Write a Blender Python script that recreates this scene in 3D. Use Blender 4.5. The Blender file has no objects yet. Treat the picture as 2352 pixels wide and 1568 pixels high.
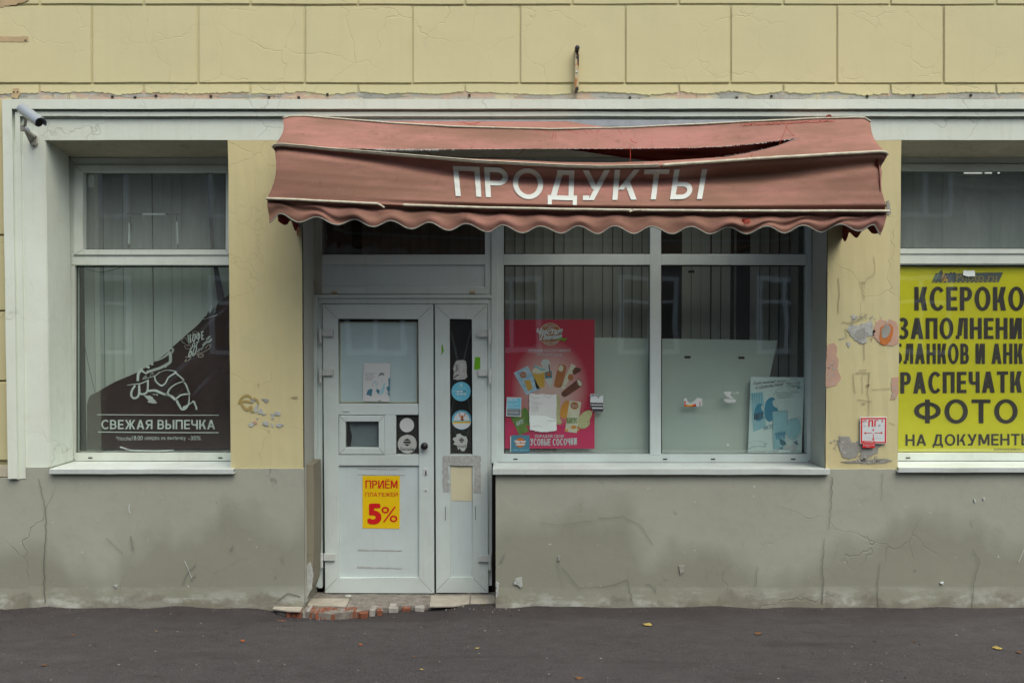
import bpy, bmesh, math, random
from mathutils import Vector, noise as mnoise
random.seed(7)
S = bpy.context.scene
COL = S.collection
R = math.radians

# ------------------------------------------------------------------ camera, sky, sun, exposure
F = 1960.0            # focal length in pixels of a 2352 px wide picture
D = 6.2               # camera to facade
TH = R(1.5)
HC = D * math.tan(math.atan((1390 - 784) / F) + TH)
cd = bpy.data.cameras.new('camera'); cam = bpy.data.objects.new('camera', cd); COL.objects.link(cam)
cd.sensor_width = 36; cd.lens = F / 2352 * 36; cd.clip_end = 300; cd.clip_start = .05
cam.location = (0, -D, HC); cam.rotation_euler = (R(90) - TH, 0, 0)
S.camera = cam

SUN_EL, SUN_AZ = 60, 148      # azimuth measured clockwise from +Y (into the facade)
w = bpy.data.worlds.new('World'); S.world = w; w.use_nodes = True
wn = w.node_tree; wn.nodes.clear()
sky = wn.nodes.new('ShaderNodeTexSky'); sky.sky_type = 'NISHITA'; sky.sun_disc = False
sky.sun_elevation = R(SUN_EL); sky.sun_rotation = R(SUN_AZ)
sky.air_density = 1.0; sky.dust_density = 6.0; sky.ozone_density = 1.0
bg = wn.nodes.new('ShaderNodeBackground'); bg.inputs[1].default_value = .12
wo = wn.nodes.new('ShaderNodeOutputWorld')
wn.links.new(sky.outputs[0], bg.inputs[0]); wn.links.new(bg.outputs[0], wo.inputs[0])
sd = bpy.data.lights.new('sun', 'SUN'); sd.energy = 1.25; sd.angle = R(60); sd.color = (1, .99, .90)
sun = bpy.data.objects.new('sun', sd); COL.objects.link(sun)
a = R(SUN_AZ); e = R(SUN_EL)
dirv = Vector((math.sin(a) * math.cos(e), math.cos(a) * math.cos(e), math.sin(e)))
sun.rotation_euler = dirv.to_track_quat('Z', 'Y').to_euler(); sun.location = dirv * 30
S.view_settings.view_transform = 'Standard'; S.view_settings.look = 'None'
S.view_settings.gamma = 1; S.view_settings.use_curve_mapping = False
S.view_settings.exposure = 0.80
S.render.engine = 'CYCLES'
S.cycles.max_bounces = 7; S.cycles.transparent_max_bounces = 12

# ------------------------------------------------------------------ helpers
def P(u, v, Y=0.0):
    """point of the plane Y seen at (u,v)"""
    dx = (u - 1176) / F; dy = (784 - v) / F
    c, s = math.cos(TH), math.sin(TH)
    ry = c + dy * s; rz = dy * c - s
    k = (Y + D) / ry
    return Vector((dx * k, Y, HC + rz * k))

def seen(p):
    c, s = math.cos(TH), math.sin(TH); y = p.y + D; z = p.z - HC
    dpt = y * c - z * s; return 1176 + F * p.x / dpt, 784 - F * (y * s + z * c) / dpt

WL = {}
def link(o, parent, world):
    COL.objects.link(o)
    WL[o.name] = Vector(world)
    if parent: o.parent = parent; o.location = Vector(world) - WL[parent.name]
    else: o.location = world
def setp(o, label=None, cat=None, group=None, kind=None):
    if label: o['label'] = label
    if cat: o['category'] = cat
    if group: o['group'] = group
    if kind: o['kind'] = kind
    return o
def thing(name, label, cat, loc, group=None, kind=None):
    o = bpy.data.objects.new(name, None); o.empty_display_size = .1
    link(o, None, loc); return setp(o, label, cat, group, kind)

class G:
    def __init__(s): s.v = []; s.f = []
    def poly(s, pts):
        n = len(s.v); s.v += [Vector(p) for p in pts]; s.f.append(list(range(n, n + len(pts)))); return s
    def prism(s, pts, depth):
        """pts: front outline (world), pushed back by depth along +Y"""
        n = len(s.v); k = len(pts)
        s.v += [Vector(p) for p in pts] + [Vector(p) + Vector((0, depth, 0)) for p in pts]
        s.f.append(list(range(n, n + k))); s.f.append([n + k + i for i in range(k)][::-1])
        for i in range(k):
            j = (i + 1) % k; s.f.append([n + i, n + k + i, n + k + j, n + j])
        return s
    def rect(s, u0, v0, u1, v1, Y, depth):
        return s.prism([P(u0, v0, Y), P(u1, v0, Y), P(u1, v1, Y), P(u0, v1, Y)], depth)
    def box(s, x0, y0, z0, x1, y1, z1):
        return s.prism([(x0, y0, z1), (x1, y0, z1), (x1, y0, z0), (x0, y0, z0)], y1 - y0)
    def frame(s, o, i, Y, depth):
        """mitred frame: outer and inner rectangles (u0,v0,u1,v1)"""
        O = [(o[0], o[1]), (o[2], o[1]), (o[2], o[3]), (o[0], o[3])]; I = [(i[0], i[1]), (i[2], i[1]), (i[2], i[3]), (i[0], i[3])]
        for a in range(4):
            b = (a + 1) % 4
            s.prism([P(*O[a], Y), P(*O[b], Y), P(*I[b], Y), P(*I[a], Y)], depth)
        return s
    def grid(s, rows):
        n = len(s.v); nr = len(rows); nc = len(rows[0])
        for r in rows: s.v += [Vector(p) for p in r]
        for i in range(nr - 1):
            for j in range(nc - 1):
                s.f.append([n + i * nc + j, n + i * nc + j + 1, n + (i + 1) * nc + j + 1, n + (i + 1) * nc + j])
        return s
    def tube(s, pts, r, seg=8, flat=1.0, caps=True):
        pts = [Vector(p) for p in pts]; n0 = len(s.v); m = len(pts)
        for i, p in enumerate(pts):
            t = (pts[min(i + 1, m - 1)] - pts[max(i - 1, 0)]).normalized()
            a = t.cross(Vector((0, 1, 0)));
            if a.length < .05: a = t.cross(Vector((1, 0, 0)))
            a.normalize(); b = t.cross(a).normalized()
            rr = r(i / (m - 1)) if callable(r) else r
            for k in range(seg):
                an = 2 * math.pi * k / seg
                s.v.append(p + a * rr * math.cos(an) + b * rr * flat * math.sin(an))
        for i in range(m - 1):
            for k in range(seg):
                k2 = (k + 1) % seg
                s.f.append([n0 + i * seg + k, n0 + i * seg + k2, n0 + (i + 1) * seg + k2, n0 + (i + 1) * seg + k])
        if caps:
            s.f.append([n0 + k for k in range(seg)][::-1]); s.f.append([n0 + (m - 1) * seg + k for k in range(seg)])
        return s
    def build(s, name, mat, parent=None, bevel=0, smooth=False, seg=1, **kw):
        me = bpy.data.meshes.new(name); bm = bmesh.new()
        vs = [bm.verts.new(p) for p in s.v]
        for f in s.f:
            try: bm.faces.new([vs[i] for i in f])
            except ValueError: pass
        bmesh.ops.remove_doubles(bm, verts=bm.verts, dist=1e-6)
        bmesh.ops.recalc_face_normals(bm, faces=bm.faces)
        if bevel:
            ed = [e for e in bm.edges if len(e.link_faces) == 2 and e.calc_face_angle(0) > R(30)]
            bmesh.ops.bevel(bm, geom=ed, offset=bevel, segments=seg, affect='EDGES', clamp_overlap=True)
        co = [v.co.copy() for v in bm.verts]
        c = Vector(((min(p.x for p in co) + max(p.x for p in co)) / 2, (min(p.y for p in co) + max(p.y for p in co)) / 2, min(p.z for p in co)))
        for v in bm.verts: v.co -= c
        bm.to_mesh(me); bm.free()
        if smooth:
            for p in me.polygons: p.use_smooth = True
        me.materials.append(mat)
        o = bpy.data.objects.new(name, me); link(o, parent, c)
        return setp(o, **kw)

def blob_pts(u, v, ru, rv, n=18, jag=.25, seed=0):
    rnd = random.Random(seed); out = []
    for i in range(n):
        a = 2 * math.pi * i / n; k = 1 + rnd.uniform(-jag, jag)
        out.append((u + ru * k * math.cos(a), v + rv * k * math.sin(a)))
    return out
def jagged(pts, step=4, amp=1.5, seed=1, closed=True):
    rnd = random.Random(seed); out = []
    n = len(pts)
    for i in range(n if closed else n - 1):
        a = Vector(pts[i]); b = Vector(pts[(i + 1) % n]); L = (b - a).length; k = max(1, int(L / step))
        for j in range(k):
            p = a.lerp(b, j / k); out.append((p.x + rnd.uniform(-amp, amp), p.y + rnd.uniform(-amp, amp)))
    if not closed: out.append(tuple(pts[-1]))
    return out
def smooth_line(pts, k=6):
    out = []; n = len(pts)
    for i in range(n - 1):
        p0 = Vector(pts[max(i - 1, 0)]); p1 = Vector(pts[i]); p2 = Vector(pts[i + 1]); p3 = Vector(pts[min(i + 2, n - 1)])
        for j in range(k):
            t = j / k
            out.append(.5 * ((2 * p1) + (p2 - p0) * t + (2 * p0 - 5 * p1 + 4 * p2 - p3) * t * t + (3 * p1 - p0 - 3 * p2 + p3) * t ** 3))
    out.append(Vector(pts[-1])); return out
def interp(x, pts):
    if x <= pts[0][0]: return pts[0][1]
    for (a, b), (c, d) in zip(pts, pts[1:]):
        if x <= c:
            t = (x - a) / (c - a); return b + (d - b) * t
    return pts[-1][1]
def sinterp(x, pts):
    if x <= pts[0][0]: return pts[0][1]
    for (a, b), (c, d) in zip(pts, pts[1:]):
        if x <= c:
            t = (x - a) / (c - a); t = (1 - math.cos(math.pi * t)) / 2; return b + (d - b) * t
    return pts[-1][1]

class Flat:
    """flat print: 2D coordinates of one picture area -> a real plane Y"""
    def __init__(s, ox, oy, k, Y, parent): s.ox, s.oy, s.k, s.Y, s.parent = ox, oy, k, Y, parent
    def uv(s, x, y): return s.ox + x * s.k, s.oy + y * s.k
    def p(s, x, y, lift=0): u, v = s.uv(x, y); return P(u, v, s.Y - lift)
    def shape(s, name, pts, mat, lift=.0015, **kw):
        return G().poly([s.p(x, y, lift) for x, y in pts]).build(name, mat, s.parent, **kw)
    def shapes(s, name, lst, mat, lift=.0015, **kw):
        g = G()
        for pts in lst: g.poly([s.p(x, y, lift) for x, y in pts])
        return g.build(name, mat, s.parent, **kw)
    def strokes(s, name, lst, mat, lift=.002, sm=5, **kw):
        g = G()
        for pts, wd in lst:
            q = smooth_line(pts, sm) if sm > 1 else [Vector(a) for a in pts]
            n = len(q); L = []; Rr = []
            for i in range(n):
                t = q[min(i + 1, n - 1)] - q[max(i - 1, 0)]
                if t.length < 1e-6: t = Vector((1, 0))
                t.normalize(); nn = Vector((-t.y, t.x)); k = wd[0] + (wd[1] - wd[0]) * i / (n - 1) if isinstance(wd, tuple) else wd
                L.append(q[i] + nn * k / 2); Rr.append(q[i] - nn * k / 2)
            g.grid([[s.p(a.x, a.y, lift) for a in L], [s.p(a.x, a.y, lift) for a in Rr]])
        return g.build(name, mat, s.parent, **kw)
    def text(s, body, x0, y0, x1, y1, mat, lift=.002, wt=.012, slant=0, rise=0, arc=0, name='lettering', **kw):
        V, Fc = text_mesh(body, wt, slant, abs((x1 - x0) / (y1 - y0)))
        g = G(); n = []
        for (a, b, l_) in V:
            x = x0 + (x1 - x0) * a; y = y1 - (y1 - y0) * b - rise * a - arc * 4 * a * (1 - a)
            n.append(s.p(x, y, lift + l_))
        g.v = n; g.f = Fc
        return g.build(name, mat, s.parent, **kw)
# block capitals drawn as strokes (stems, bars, arcs): each glyph returns its width and a list of polygons, cap height 1
def glyph(ch, l, h):
    Pn = []
    def rc(x0, y0, x1, y1): Pn.append([(x0, y0), (x1, y0), (x1, y1), (x0, y1)])
    hw = l * 1.12
    def dg(xa, xb, y0, y1, w_=None): w_ = w_ or hw; Pn.append([(xa, y0), (xa + w_, y0), (xb + w_, y1), (xb, y1)])
    def arc(cx, cy, rx, ry, a0, a1, n=14, lx=None, ly=None):
        lx = lx or l; ly = ly or h
        for i in range(n):
            t0, t1 = R(a0 + (a1 - a0) * i / n), R(a0 + (a1 - a0) * (i + 1) / n)
            Pn.append([(cx + rx * math.cos(t0), cy + ry * math.sin(t0)), (cx + rx * math.cos(t1), cy + ry * math.sin(t1)), (cx + (rx - lx) * math.cos(t1), cy + (ry - ly) * math.sin(t1)), (cx + (rx - lx) * math.cos(t0), cy + (ry - ly) * math.sin(t0))])
    def bowl(x0, xr, y0, y1, side=1):
        c_ = xr - side * (y1 - y0) * .5
        if side > 0: rc(x0, y1 - h, c_, y1); rc(x0, y0, c_, y0 + h); arc(c_, (y0 + y1) / 2, xr - c_, (y1 - y0) / 2, -90, 90)
        else: rc(c_, y1 - h, x0, y1); rc(c_, y0, x0, y0 + h); arc(c_, (y0 + y1) / 2, c_ - xr, (y1 - y0) / 2, 90, 270)
    if ch in 'П': W = .74; rc(0, 0, l, 1); rc(W - l, 0, W, 1); rc(l, 1 - h, W - l, 1)
    elif ch in 'Р': W = .66; rc(0, 0, l, 1); bowl(l, W, .40, 1)
    elif ch in 'О': W = .86; arc(.43, .5, .43, .515, 0, 360, 36)
    elif ch in 'Д':
        W = .84; rc(0, 0, W, h); rc(0, -.16, l * .8, 0); rc(W - l * .8, -.16, W, 0); rc(W - .10 - l, h, W - .10, 1); rc(.26, 1 - h, W - .10 - l, 1); dg(.09, .25, h, 1 - h)
    elif ch in 'У': W = .76; dg(.20, W - hw, 0, 1); dg(.30, 0, .36, 1); rc(.04, 0, .22, h)
    elif ch in 'К': W = .70; rc(0, 0, l, 1); dg(l * .9, W - hw, .34, 1); dg(W - hw, .30, 0, .58)
    elif ch in 'Т': W = .70; rc(0, 1 - h, W, 1); rc(W / 2 - l / 2, 0, W / 2 + l / 2, 1 - h)
    elif ch in 'Ь': W = .62; rc(0, 0, l, 1); bowl(l, W, 0, .58)
    elif ch in 'Ы': W = .92; rc(0, 0, l, 1); bowl(l, .60, 0, .58); rc(W - l, 0, W, 1)
    elif ch in 'С': W = .76; arc(.43, .5, .43, .515, 42, 318, 28)
    elif ch in 'В': W = .68; rc(0, 0, l, 1); bowl(l, W - .04, .5 - h * .5, 1); bowl(l, W, 0, .5 + h * .5)
    elif ch in 'ЕЁ':
        W = .60; rc(0, 0, l, 1); rc(l, 1 - h, W, 1); rc(l, .5 - h / 2, W - .04, .5 + h / 2); rc(l, 0, W, h)
        if ch == 'Ё': rc(.10, 1.10, .10 + l * .8, 1.10 + h * .8); rc(W - .08 - l * .8, 1.10, W - .08, 1.10 + h * .8)
    elif ch in 'Ж': W = 1.06; rc(W / 2 - l / 2, 0, W / 2 + l / 2, 1); dg(0, .34, 0, .56); dg(0, .34, 1, .44); dg(W - hw, W - hw - .34, 0, .56); dg(W - hw, W - hw - .34, 1, .44)
    elif ch in 'А': W = .80; dg(0, W / 2 - hw / 2, 0, 1); dg(W - hw, W / 2 - hw / 2, 0, 1); rc(.19, .22, W - .19, .22 + h)
    elif ch in 'Я': W = .70; rc(W - l, 0, W, 1); bowl(W - l, 0, .40, 1, -1); dg(0, W - l - .30, 0, .44)
    elif ch in 'Ч': W = .68; rc(W - l, 0, W, 1); rc(0, .62, l, 1); arc(.28, .62, .28, .24, 180, 270, 8); rc(.28, .38, W - l, .38 + h)
    elif ch in 'Н': W = .74; rc(0, 0, l, 1); rc(W - l, 0, W, 1); rc(l, .5 - h / 2, W - l, .5 + h / 2)
    elif ch in 'ИЙ':
        W = .76; rc(0, 0, l, 1); rc(W - l, 0, W, 1); dg(l * .4, W - l * .4 - hw, 0, 1)
        if ch == 'Й': arc(W / 2, 1.22, .19, .13, 190, 350, 8, l * .6, h * .6)
    elif ch in 'Л': W = .76; rc(W - l, 0, W, 1); rc(.20, 1 - h, W - l, 1); dg(.10, .20, h, 1 - h); rc(0, 0, .10 + l * .6, h)
    elif ch in 'Б': W = .64; rc(0, 0, l, 1); rc(l, 1 - h, W - .04, 1); bowl(l, W, 0, .58)
    elif ch in 'М': W = .90; rc(0, 0, l, 1); rc(W - l, 0, W, 1); dg(W / 2 - hw / 2, l * .2, .12, 1); dg(W / 2 - hw / 2, W - l * .2 - hw, .12, 1)
    elif ch in 'Ф': W = .98; rc(W / 2 - l / 2, 0, W / 2 + l / 2, 1); arc(W / 2, .52, W / 2, .37, 0, 360, 36)
    elif ch in 'З': W = .62; arc(.28, .755, .31, .255, -88, 145, 16); arc(.28, .265, .34, .28, -150, 88, 18); rc(.16, .5 - h * .5, .32, .5 + h * .5)
    elif ch in 'Г': W = .56; rc(0, 0, l, 1); rc(l, 1 - h, W, 1)
    elif ch in 'Ш': W = 1.02; rc(0, 0, l, 1); rc(W / 2 - l / 2, h, W / 2 + l / 2, 1); rc(W - l, 0, W, 1); rc(l, 0, W - l, h)
    elif ch in 'Ц': W = .80; rc(0, 0, l, 1); rc(W - .08 - l, 0, W - .08, 1); rc(l, 0, W - .08 - l, h); rc(W - l * .7, -.16, W, h)
    elif ch == ' ': W = .26
    else: return None
    return W, Pn
LAT = str.maketrans('АВЕКМНОРСТХаеорсух', 'ABEKMHOPCTXaeopcyx')
TM = {}
def text_mesh(body, wt=.02, slant=0, aspect=6.0):
    """a word as flat faces in the unit square; strokes that overlap are each a hair proud of the last"""
    key = (body, wt, slant, round(aspect, 2))
    if key in TM: return TM[key]
    V = []; Fc = []
    if wt >= .012 and not slant and all(glyph(c, .15, .15) for c in body):
        st = .11 + 1.8 * wt; nat = sum(glyph(c, .15, .15)[0] + .13 for c in body) - .13
        sq_ = aspect * (1.2 if any(c in 'ДЦ' for c in body) else 1.0) / nat
        l = min(.26, st / sq_ * .92); h = min(.155, st * .85); x = 0; k = 0
        for c in body:
            W, pl = glyph(c, l, h)
            for p in pl:
                n = len(V); V += [(x + a, b, (k % 24) * .00003) for a, b in p]; Fc.append(list(range(n, n + len(p)))); k += 1
            x += W + .13
    else:
        c = bpy.data.curves.new('lettering', 'FONT'); c.body = body.translate(LAT); c.resolution_u = 4; c.shear = slant
        o = bpy.data.objects.new('lettering', c); COL.objects.link(o); bpy.context.view_layer.update()
        dg = bpy.context.evaluated_depsgraph_get()
        m = bpy.data.meshes.new_from_object(o.evaluated_get(dg))
        P0 = [(v.co.x, v.co.y) for v in m.vertices]; F0 = [list(p.vertices) for p in m.polygons]
        bpy.data.objects.remove(o); bpy.data.curves.remove(c); bpy.data.meshes.remove(m)
        n = 0 if wt <= .012 else 4 if wt < .025 else 8
        sh = [(0, 0)] + [(wt * math.cos(2 * math.pi * (k + .5) / n), wt * math.sin(2 * math.pi * (k + .5) / n)) for k in range(n)]
        for k, (dx, dy) in enumerate(sh):
            b0 = len(V); V += [(x + dx, y + dy, k * .00006) for x, y in P0]; Fc += [[i + b0 for i in f] for f in F0]
    xs = [v[0] for v in V]; ys = [v[1] for v in V]; a, b, cc, d = min(xs), max(xs), min(ys), max(ys)
    V = [((x - a) / (b - a), (y - cc) / (d - cc), l) for x, y, l in V]
    TM[key] = (V, Fc); return TM[key]

# ------------------------------------------------------------------ materials
class NT:
    def __init__(s, name):
        s.m = bpy.data.materials.new(name); s.m.use_nodes = True; s.t = s.m.node_tree; s.n = s.t.nodes; s.n.clear()
        s.out = s.n.new('ShaderNodeOutputMaterial'); s.b = s.n.new('ShaderNodeBsdfPrincipled'); s.L(s.b.outputs[0], s.out.inputs[0])
        s.geo = s.n.new('ShaderNodeNewGeometry')
    def L(s, a, b): s.t.links.new(a, b)
    def pos(s, sc=(1, 1, 1)):
        m = s.n.new('ShaderNodeMapping'); m.inputs['Scale'].default_value = sc; s.L(s.geo.outputs['Position'], m.inputs[0]); return m.outputs[0]
    def noise(s, scale, detail=5, rough=.6, sc=(1, 1, 1), dist=0, vec=None):
        t = s.n.new('ShaderNodeTexNoise'); t.inputs['Scale'].default_value = scale; t.inputs['Detail'].default_value = detail
        t.inputs['Roughness'].default_value = rough; t.inputs['Distortion'].default_value = dist
        s.L(vec or s.pos(sc), t.inputs['Vector']); return t.outputs['Fac']
    def ramp(s, x, a, b, lo=0., hi=1.):
        r = s.n.new('ShaderNodeMapRange'); r.clamp = True
        for i, vv in enumerate((a, b, lo, hi)): r.inputs[i + 1].default_value = vv
        s.L(x, r.inputs[0]); return r.outputs[0]
    def math(s, op, a, b=None):
        m = s.n.new('ShaderNodeMath'); m.operation = op
        for i, x in enumerate((a, b)):
            if x is None: continue
            if isinstance(x, (int, float)): m.inputs[i].default_value = x
            else: s.L(x, m.inputs[i])
        return m.outputs[0]
    def mix(s, fac, a, b):
        m = s.n.new('ShaderNodeMix'); m.data_type = 'RGBA'
        if isinstance(fac, (int, float)): m.inputs[0].default_value = fac
        else: s.L(fac, m.inputs[0])
        for i, x in ((6, a), (7, b)):
            if isinstance(x, tuple): m.inputs[i].default_value = (*x, 1)
            else: s.L(x, m.inputs[i])
        return m.outputs[2]
    def crack(s, scale, width, dist=.35, mask=(.45, .6), mscale=.8, sc=(1, 1, 1)):
        nv = s.n.new('ShaderNodeTexNoise'); nv.inputs['Scale'].default_value = 3.5; nv.inputs['Detail'].default_value = 3; nv.inputs['Roughness'].default_value = .5
        p = s.pos(sc); s.L(p, nv.inputs['Vector'])
        vm = s.n.new('ShaderNodeVectorMath'); vm.operation = 'SCALE'; vm.inputs['Scale'].default_value = dist; s.L(nv.outputs['Color'], vm.inputs[0])
        va = s.n.new('ShaderNodeVectorMath'); s.L(p, va.inputs[0]); s.L(vm.outputs[0], va.inputs[1])
        vo = s.n.new('ShaderNodeTexVoronoi'); vo.feature = 'DISTANCE_TO_EDGE'; vo.inputs['Scale'].default_value = scale
        s.L(va.outputs[0], vo.inputs['Vector'])
        line = s.ramp(vo.outputs['Distance'], 0, width, 1, 0)
        mk = s.ramp(s.noise(mscale, 2, sc=(1, 1, 1.37)), mask[0], mask[1])
        return s.math('MULTIPLY', line, mk)
    def z(s, a, b):
        sp = s.n.new('ShaderNodeSeparateXYZ'); s.L(s.geo.outputs['Position'], sp.inputs[0]); return s.ramp(sp.outputs[2], a, b)
    def finish(s, col, rough=.8, bumps=(), spec=.3):
        if isinstance(col, tuple): s.b.inputs['Base Color'].default_value = (*col, 1)
        else: s.L(col, s.b.inputs['Base Color'])
        if isinstance(rough, (int, float)): s.b.inputs['Roughness'].default_value = rough
        else: s.L(rough, s.b.inputs['Roughness'])
        s.b.inputs['Specular IOR Level'].default_value = spec
        prev = None
        for h, st, d in bumps:
            bp = s.n.new('ShaderNodeBump'); bp.inputs['Strength'].default_value = st; bp.inputs['Distance'].default_value = d
            s.L(h, bp.inputs['Height'])
            if prev: s.L(prev, bp.inputs['Normal'])
            prev = bp.outputs[0]
        if prev: s.L(prev, s.b.inputs['Normal'])
        return s.m

def plaster(name, base, dirt, crackc, crack=(2.6, .012), mask=(.42, .55), warm=None, streak=.3, cst=.2):
    t = NT(name)
    n1 = t.noise(1.3, 6, .65); n2 = t.noise(9, 6, .7)
    c = t.mix(t.ramp(n1, .35, .72, 0, .42), base, dirt)
    if warm: c = t.mix(t.ramp(t.noise(.9, 3, .5, sc=(1, 1, .8)), .4, .65, 0, .7), c, warm)
    c = t.mix(t.ramp(n2, .45, .75, 0, .16), c, dirt)
    st = t.noise(14, 5, .7, sc=(1, 1, .06)); c = t.mix(t.ramp(st, .52, .78, 0, streak), c, dirt)
    blot = t.ramp(t.noise(5.5, 4, .6, sc=(1, 1, .7)), .62, .72, 0, .28); c = t.mix(blot, c, dirt)
    ck = t.crack(crack[0], crack[1], mask=mask); ck2 = t.crack(crack[0] * 1.9, crack[1] * 1.1, mask=(.55, .66), mscale=1.7)
    c = t.mix(t.math('MULTIPLY', ck, cst), c, crackc); c = t.mix(t.math('MULTIPLY', ck2, cst * .6), c, crackc)
    sp = t.ramp(t.noise(120, 2, .6), .7, .76, 0, .5); c = t.mix(sp, c, crackc)
    return t.finish(c, .88, [(t.noise(2.2, 4, .5), .5, .012), (n2, .25, .004), (t.noise(160, 3, .6), .12, .0012), (t.math('MULTIPLY', ck, -1.0), .6, .002)])

M = {}
M['yellow'] = plaster('yellow_plaster', (.51, .49, .285), (.43, .415, .255), (.30, .27, .15), warm=(.53, .485, .28), mask=(.40, .56))
M['pilaster'] = plaster('pilaster_plaster', (.48, .455, .255), (.38, .375, .225), (.25, .225, .13), crack=(2.0, .008), cst=.35, warm=(.48, .42, .22), mask=(.45, .56))
M['white'] = plaster('white_plaster', (.57, .645, .57), (.43, .47, .39), (.22, .22, .18), crack=(2.4, .010), mask=(.47, .6), streak=.5, cst=.4)
M['cream'] = plaster('cream_plaster', (.62, .65, .52), (.50, .51, .39), (.30, .27, .18), crack=(2.4, .010), mask=(.47, .6), streak=.4)
M['grime'] = plaster('grimy_plaster', (.42, .40, .31), (.2, .18, .12), (.1, .09, .06), streak=.5)

M['grey_reveal'] = plaster('grey_reveal_plaster', (.40, .42, .37), (.30, .31, .26), (.16, .15, .11), streak=.4)
M['cracked'] = plaster('cracked_base_plaster', (.21, .20, .15), (.15, .14, .10), (.05, .045, .035), crack=(1.6, .012), mask=(.4, .5), cst=.4)
def plinth_mat():
    t = NT('plinth_plaster')
    n1 = t.noise(1.1, 5, .6, sc=(1, 1, 1)); n2 = t.noise(11, 6, .7)
    c = t.mix(t.ramp(n1, .35, .7, 0, .5), (.295, .32, .265), (.26, .28, .228))
    # splash dirt: brown soiling with a ragged, drifting upper edge
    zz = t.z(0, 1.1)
    edge = t.math('ADD', zz, t.ramp(t.noise(.8, 4, .55, sc=(1, 1, .5)), .3, .7, -.42, .42))
    c = t.mix(t.ramp(edge, .38, .62, .62, 0), c, (.175, .178, .135))
    # lime bloom at the foot
    foot = t.math('MULTIPLY', t.ramp(zz, .03, .16, 1, 0), t.ramp(t.noise(7, 6, .7, sc=(.5, 1, 1.6)), .48, .58))
    c = t.mix(t.math('MULTIPLY', foot, .75), c, (.36, .39, .36))
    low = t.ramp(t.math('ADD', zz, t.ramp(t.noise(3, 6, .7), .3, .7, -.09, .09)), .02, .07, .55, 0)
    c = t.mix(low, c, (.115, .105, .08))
    # scuffs
    sc1 = t.ramp(t.noise(10, 4, .55, sc=(1, 1, .45), dist=.8), .70, .74, 0, .5); c = t.mix(sc1, c, (.11, .105, .09))
    sp = t.ramp(t.noise(38, 2, .5), .745, .775, 0, .8); c = t.mix(sp, c, (.5, .53, .52))
    c = t.mix(t.ramp(n2, .5, .8, 0, .2), c, (.17, .17, .14))
    ck = t.crack(1.0, .004, dist=.32, mask=(.54, .64)); ck2 = t.crack(3.0, .012, mask=(.53, .62), mscale=1.3)
    c = t.mix(t.math('MULTIPLY', ck, .3), c, (.07, .065, .05)); c = t.mix(t.math('MULTIPLY', ck2, .22), c, (.09, .085, .07))
    return t.finish(c, .9, [(t.noise(1.6, 4, .5), .6, .02), (n2, .3, .005), (t.noise(150, 3, .6), .2, .0015), (t.math('MULTIPLY', ck, -1.0), .8, .003)])
M['plinth'] = plinth_mat()
def asphalt_mat():
    t = NT('asphalt')
    c = t.mix(t.ramp(t.noise(1.2, 5, .6, sc=(.35, 1, 1)), .35, .7), (.028, .026, .027), (.039, .037, .038))
    c = t.mix(t.ramp(t.noise(110, 4, .8), .42, .72, 0, .8), c, (.10, .10, .102))
    c = t.mix(t.ramp(t.noise(75, 3, .75), .55, .7, 0, .6), c, (.018, .016, .017))
    c = t.mix(t.ramp(t.noise(90, 2, .6), .66, .74, 0, .5), c, (.15, .15, .15))
    c = t.mix(t.ramp(t.noise(3.5, 5, .65, sc=(.16, 1, 1)), .54, .68, 0, .55), c, (.026, .022, .022))
    c = t.mix(t.ramp(t.noise(14, 5, .75, sc=(.4, 1, 1)), .5, .7, 0, .5), c, (.020, .017, .018)); c = t.mix(t.ramp(t.noise(1.7, 5, .7, sc=(.25, 1, 1)), .52, .66, 0, .35), c, (.075, .073, .075))
    sp = t.ramp(t.noise(30, 1, .5), .77, .79, 0, .9); c = t.mix(sp, c, (.33, .31, .27))
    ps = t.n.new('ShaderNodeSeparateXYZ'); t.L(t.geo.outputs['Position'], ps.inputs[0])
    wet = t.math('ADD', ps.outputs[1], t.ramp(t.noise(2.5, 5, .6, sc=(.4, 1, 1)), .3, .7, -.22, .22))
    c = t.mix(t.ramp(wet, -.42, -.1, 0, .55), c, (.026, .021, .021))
    return t.finish(c, t.ramp(t.noise(5, 3), .3, .7, .7, .92), [(t.noise(120, 4, .8), 1.0, .006), (t.noise(5, 4, .5, sc=(.3, 1, 1)), .4, .02)], spec=.35)
M['asphalt'] = asphalt_mat()

def pvc(name, base, dirt, amt=.3):
    t = NT(name)
    c = t.mix(t.ramp(t.noise(2.2, 5, .6), .4, .7, 0, amt), base, dirt)
    c = t.mix(t.ramp(t.noise(26, 5, .7, sc=(1, 1, .12)), .55, .8, 0, amt), c, dirt)
    c = t.mix(t.ramp(t.noise(55, 3, .65), .68, .76, 0, .55), c, tuple(x * .45 for x in dirt))
    return t.finish(c, t.ramp(t.noise(8, 3), .3, .7, .32, .5), [(t.noise(3, 2), .15, .004), (t.noise(80, 3), .06, .001)], spec=.5)
M['pvc'] = pvc('white_pvc', (.52, .61, .595), (.29, .33, .30))
M['pvcw'] = pvc('window_pvc', (.54, .61, .555), (.27, .28, .23), .35)
M['panel'] = pvc('door_panel_pvc', (.49, .59, .59), (.33, .36, .35), .3)
M['dirtypvc'] = pvc('grimy_pvc', (.40, .42, .37), (.20, .19, .14), .7)
M['sill'] = pvc('painted_metal_sill', (.56, .64, .62), (.27, .29, .25), .4)
M['hinge'] = pvc('hinge_plastic', (.50, .56, .55), (.26, .26, .22), .4)
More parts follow.
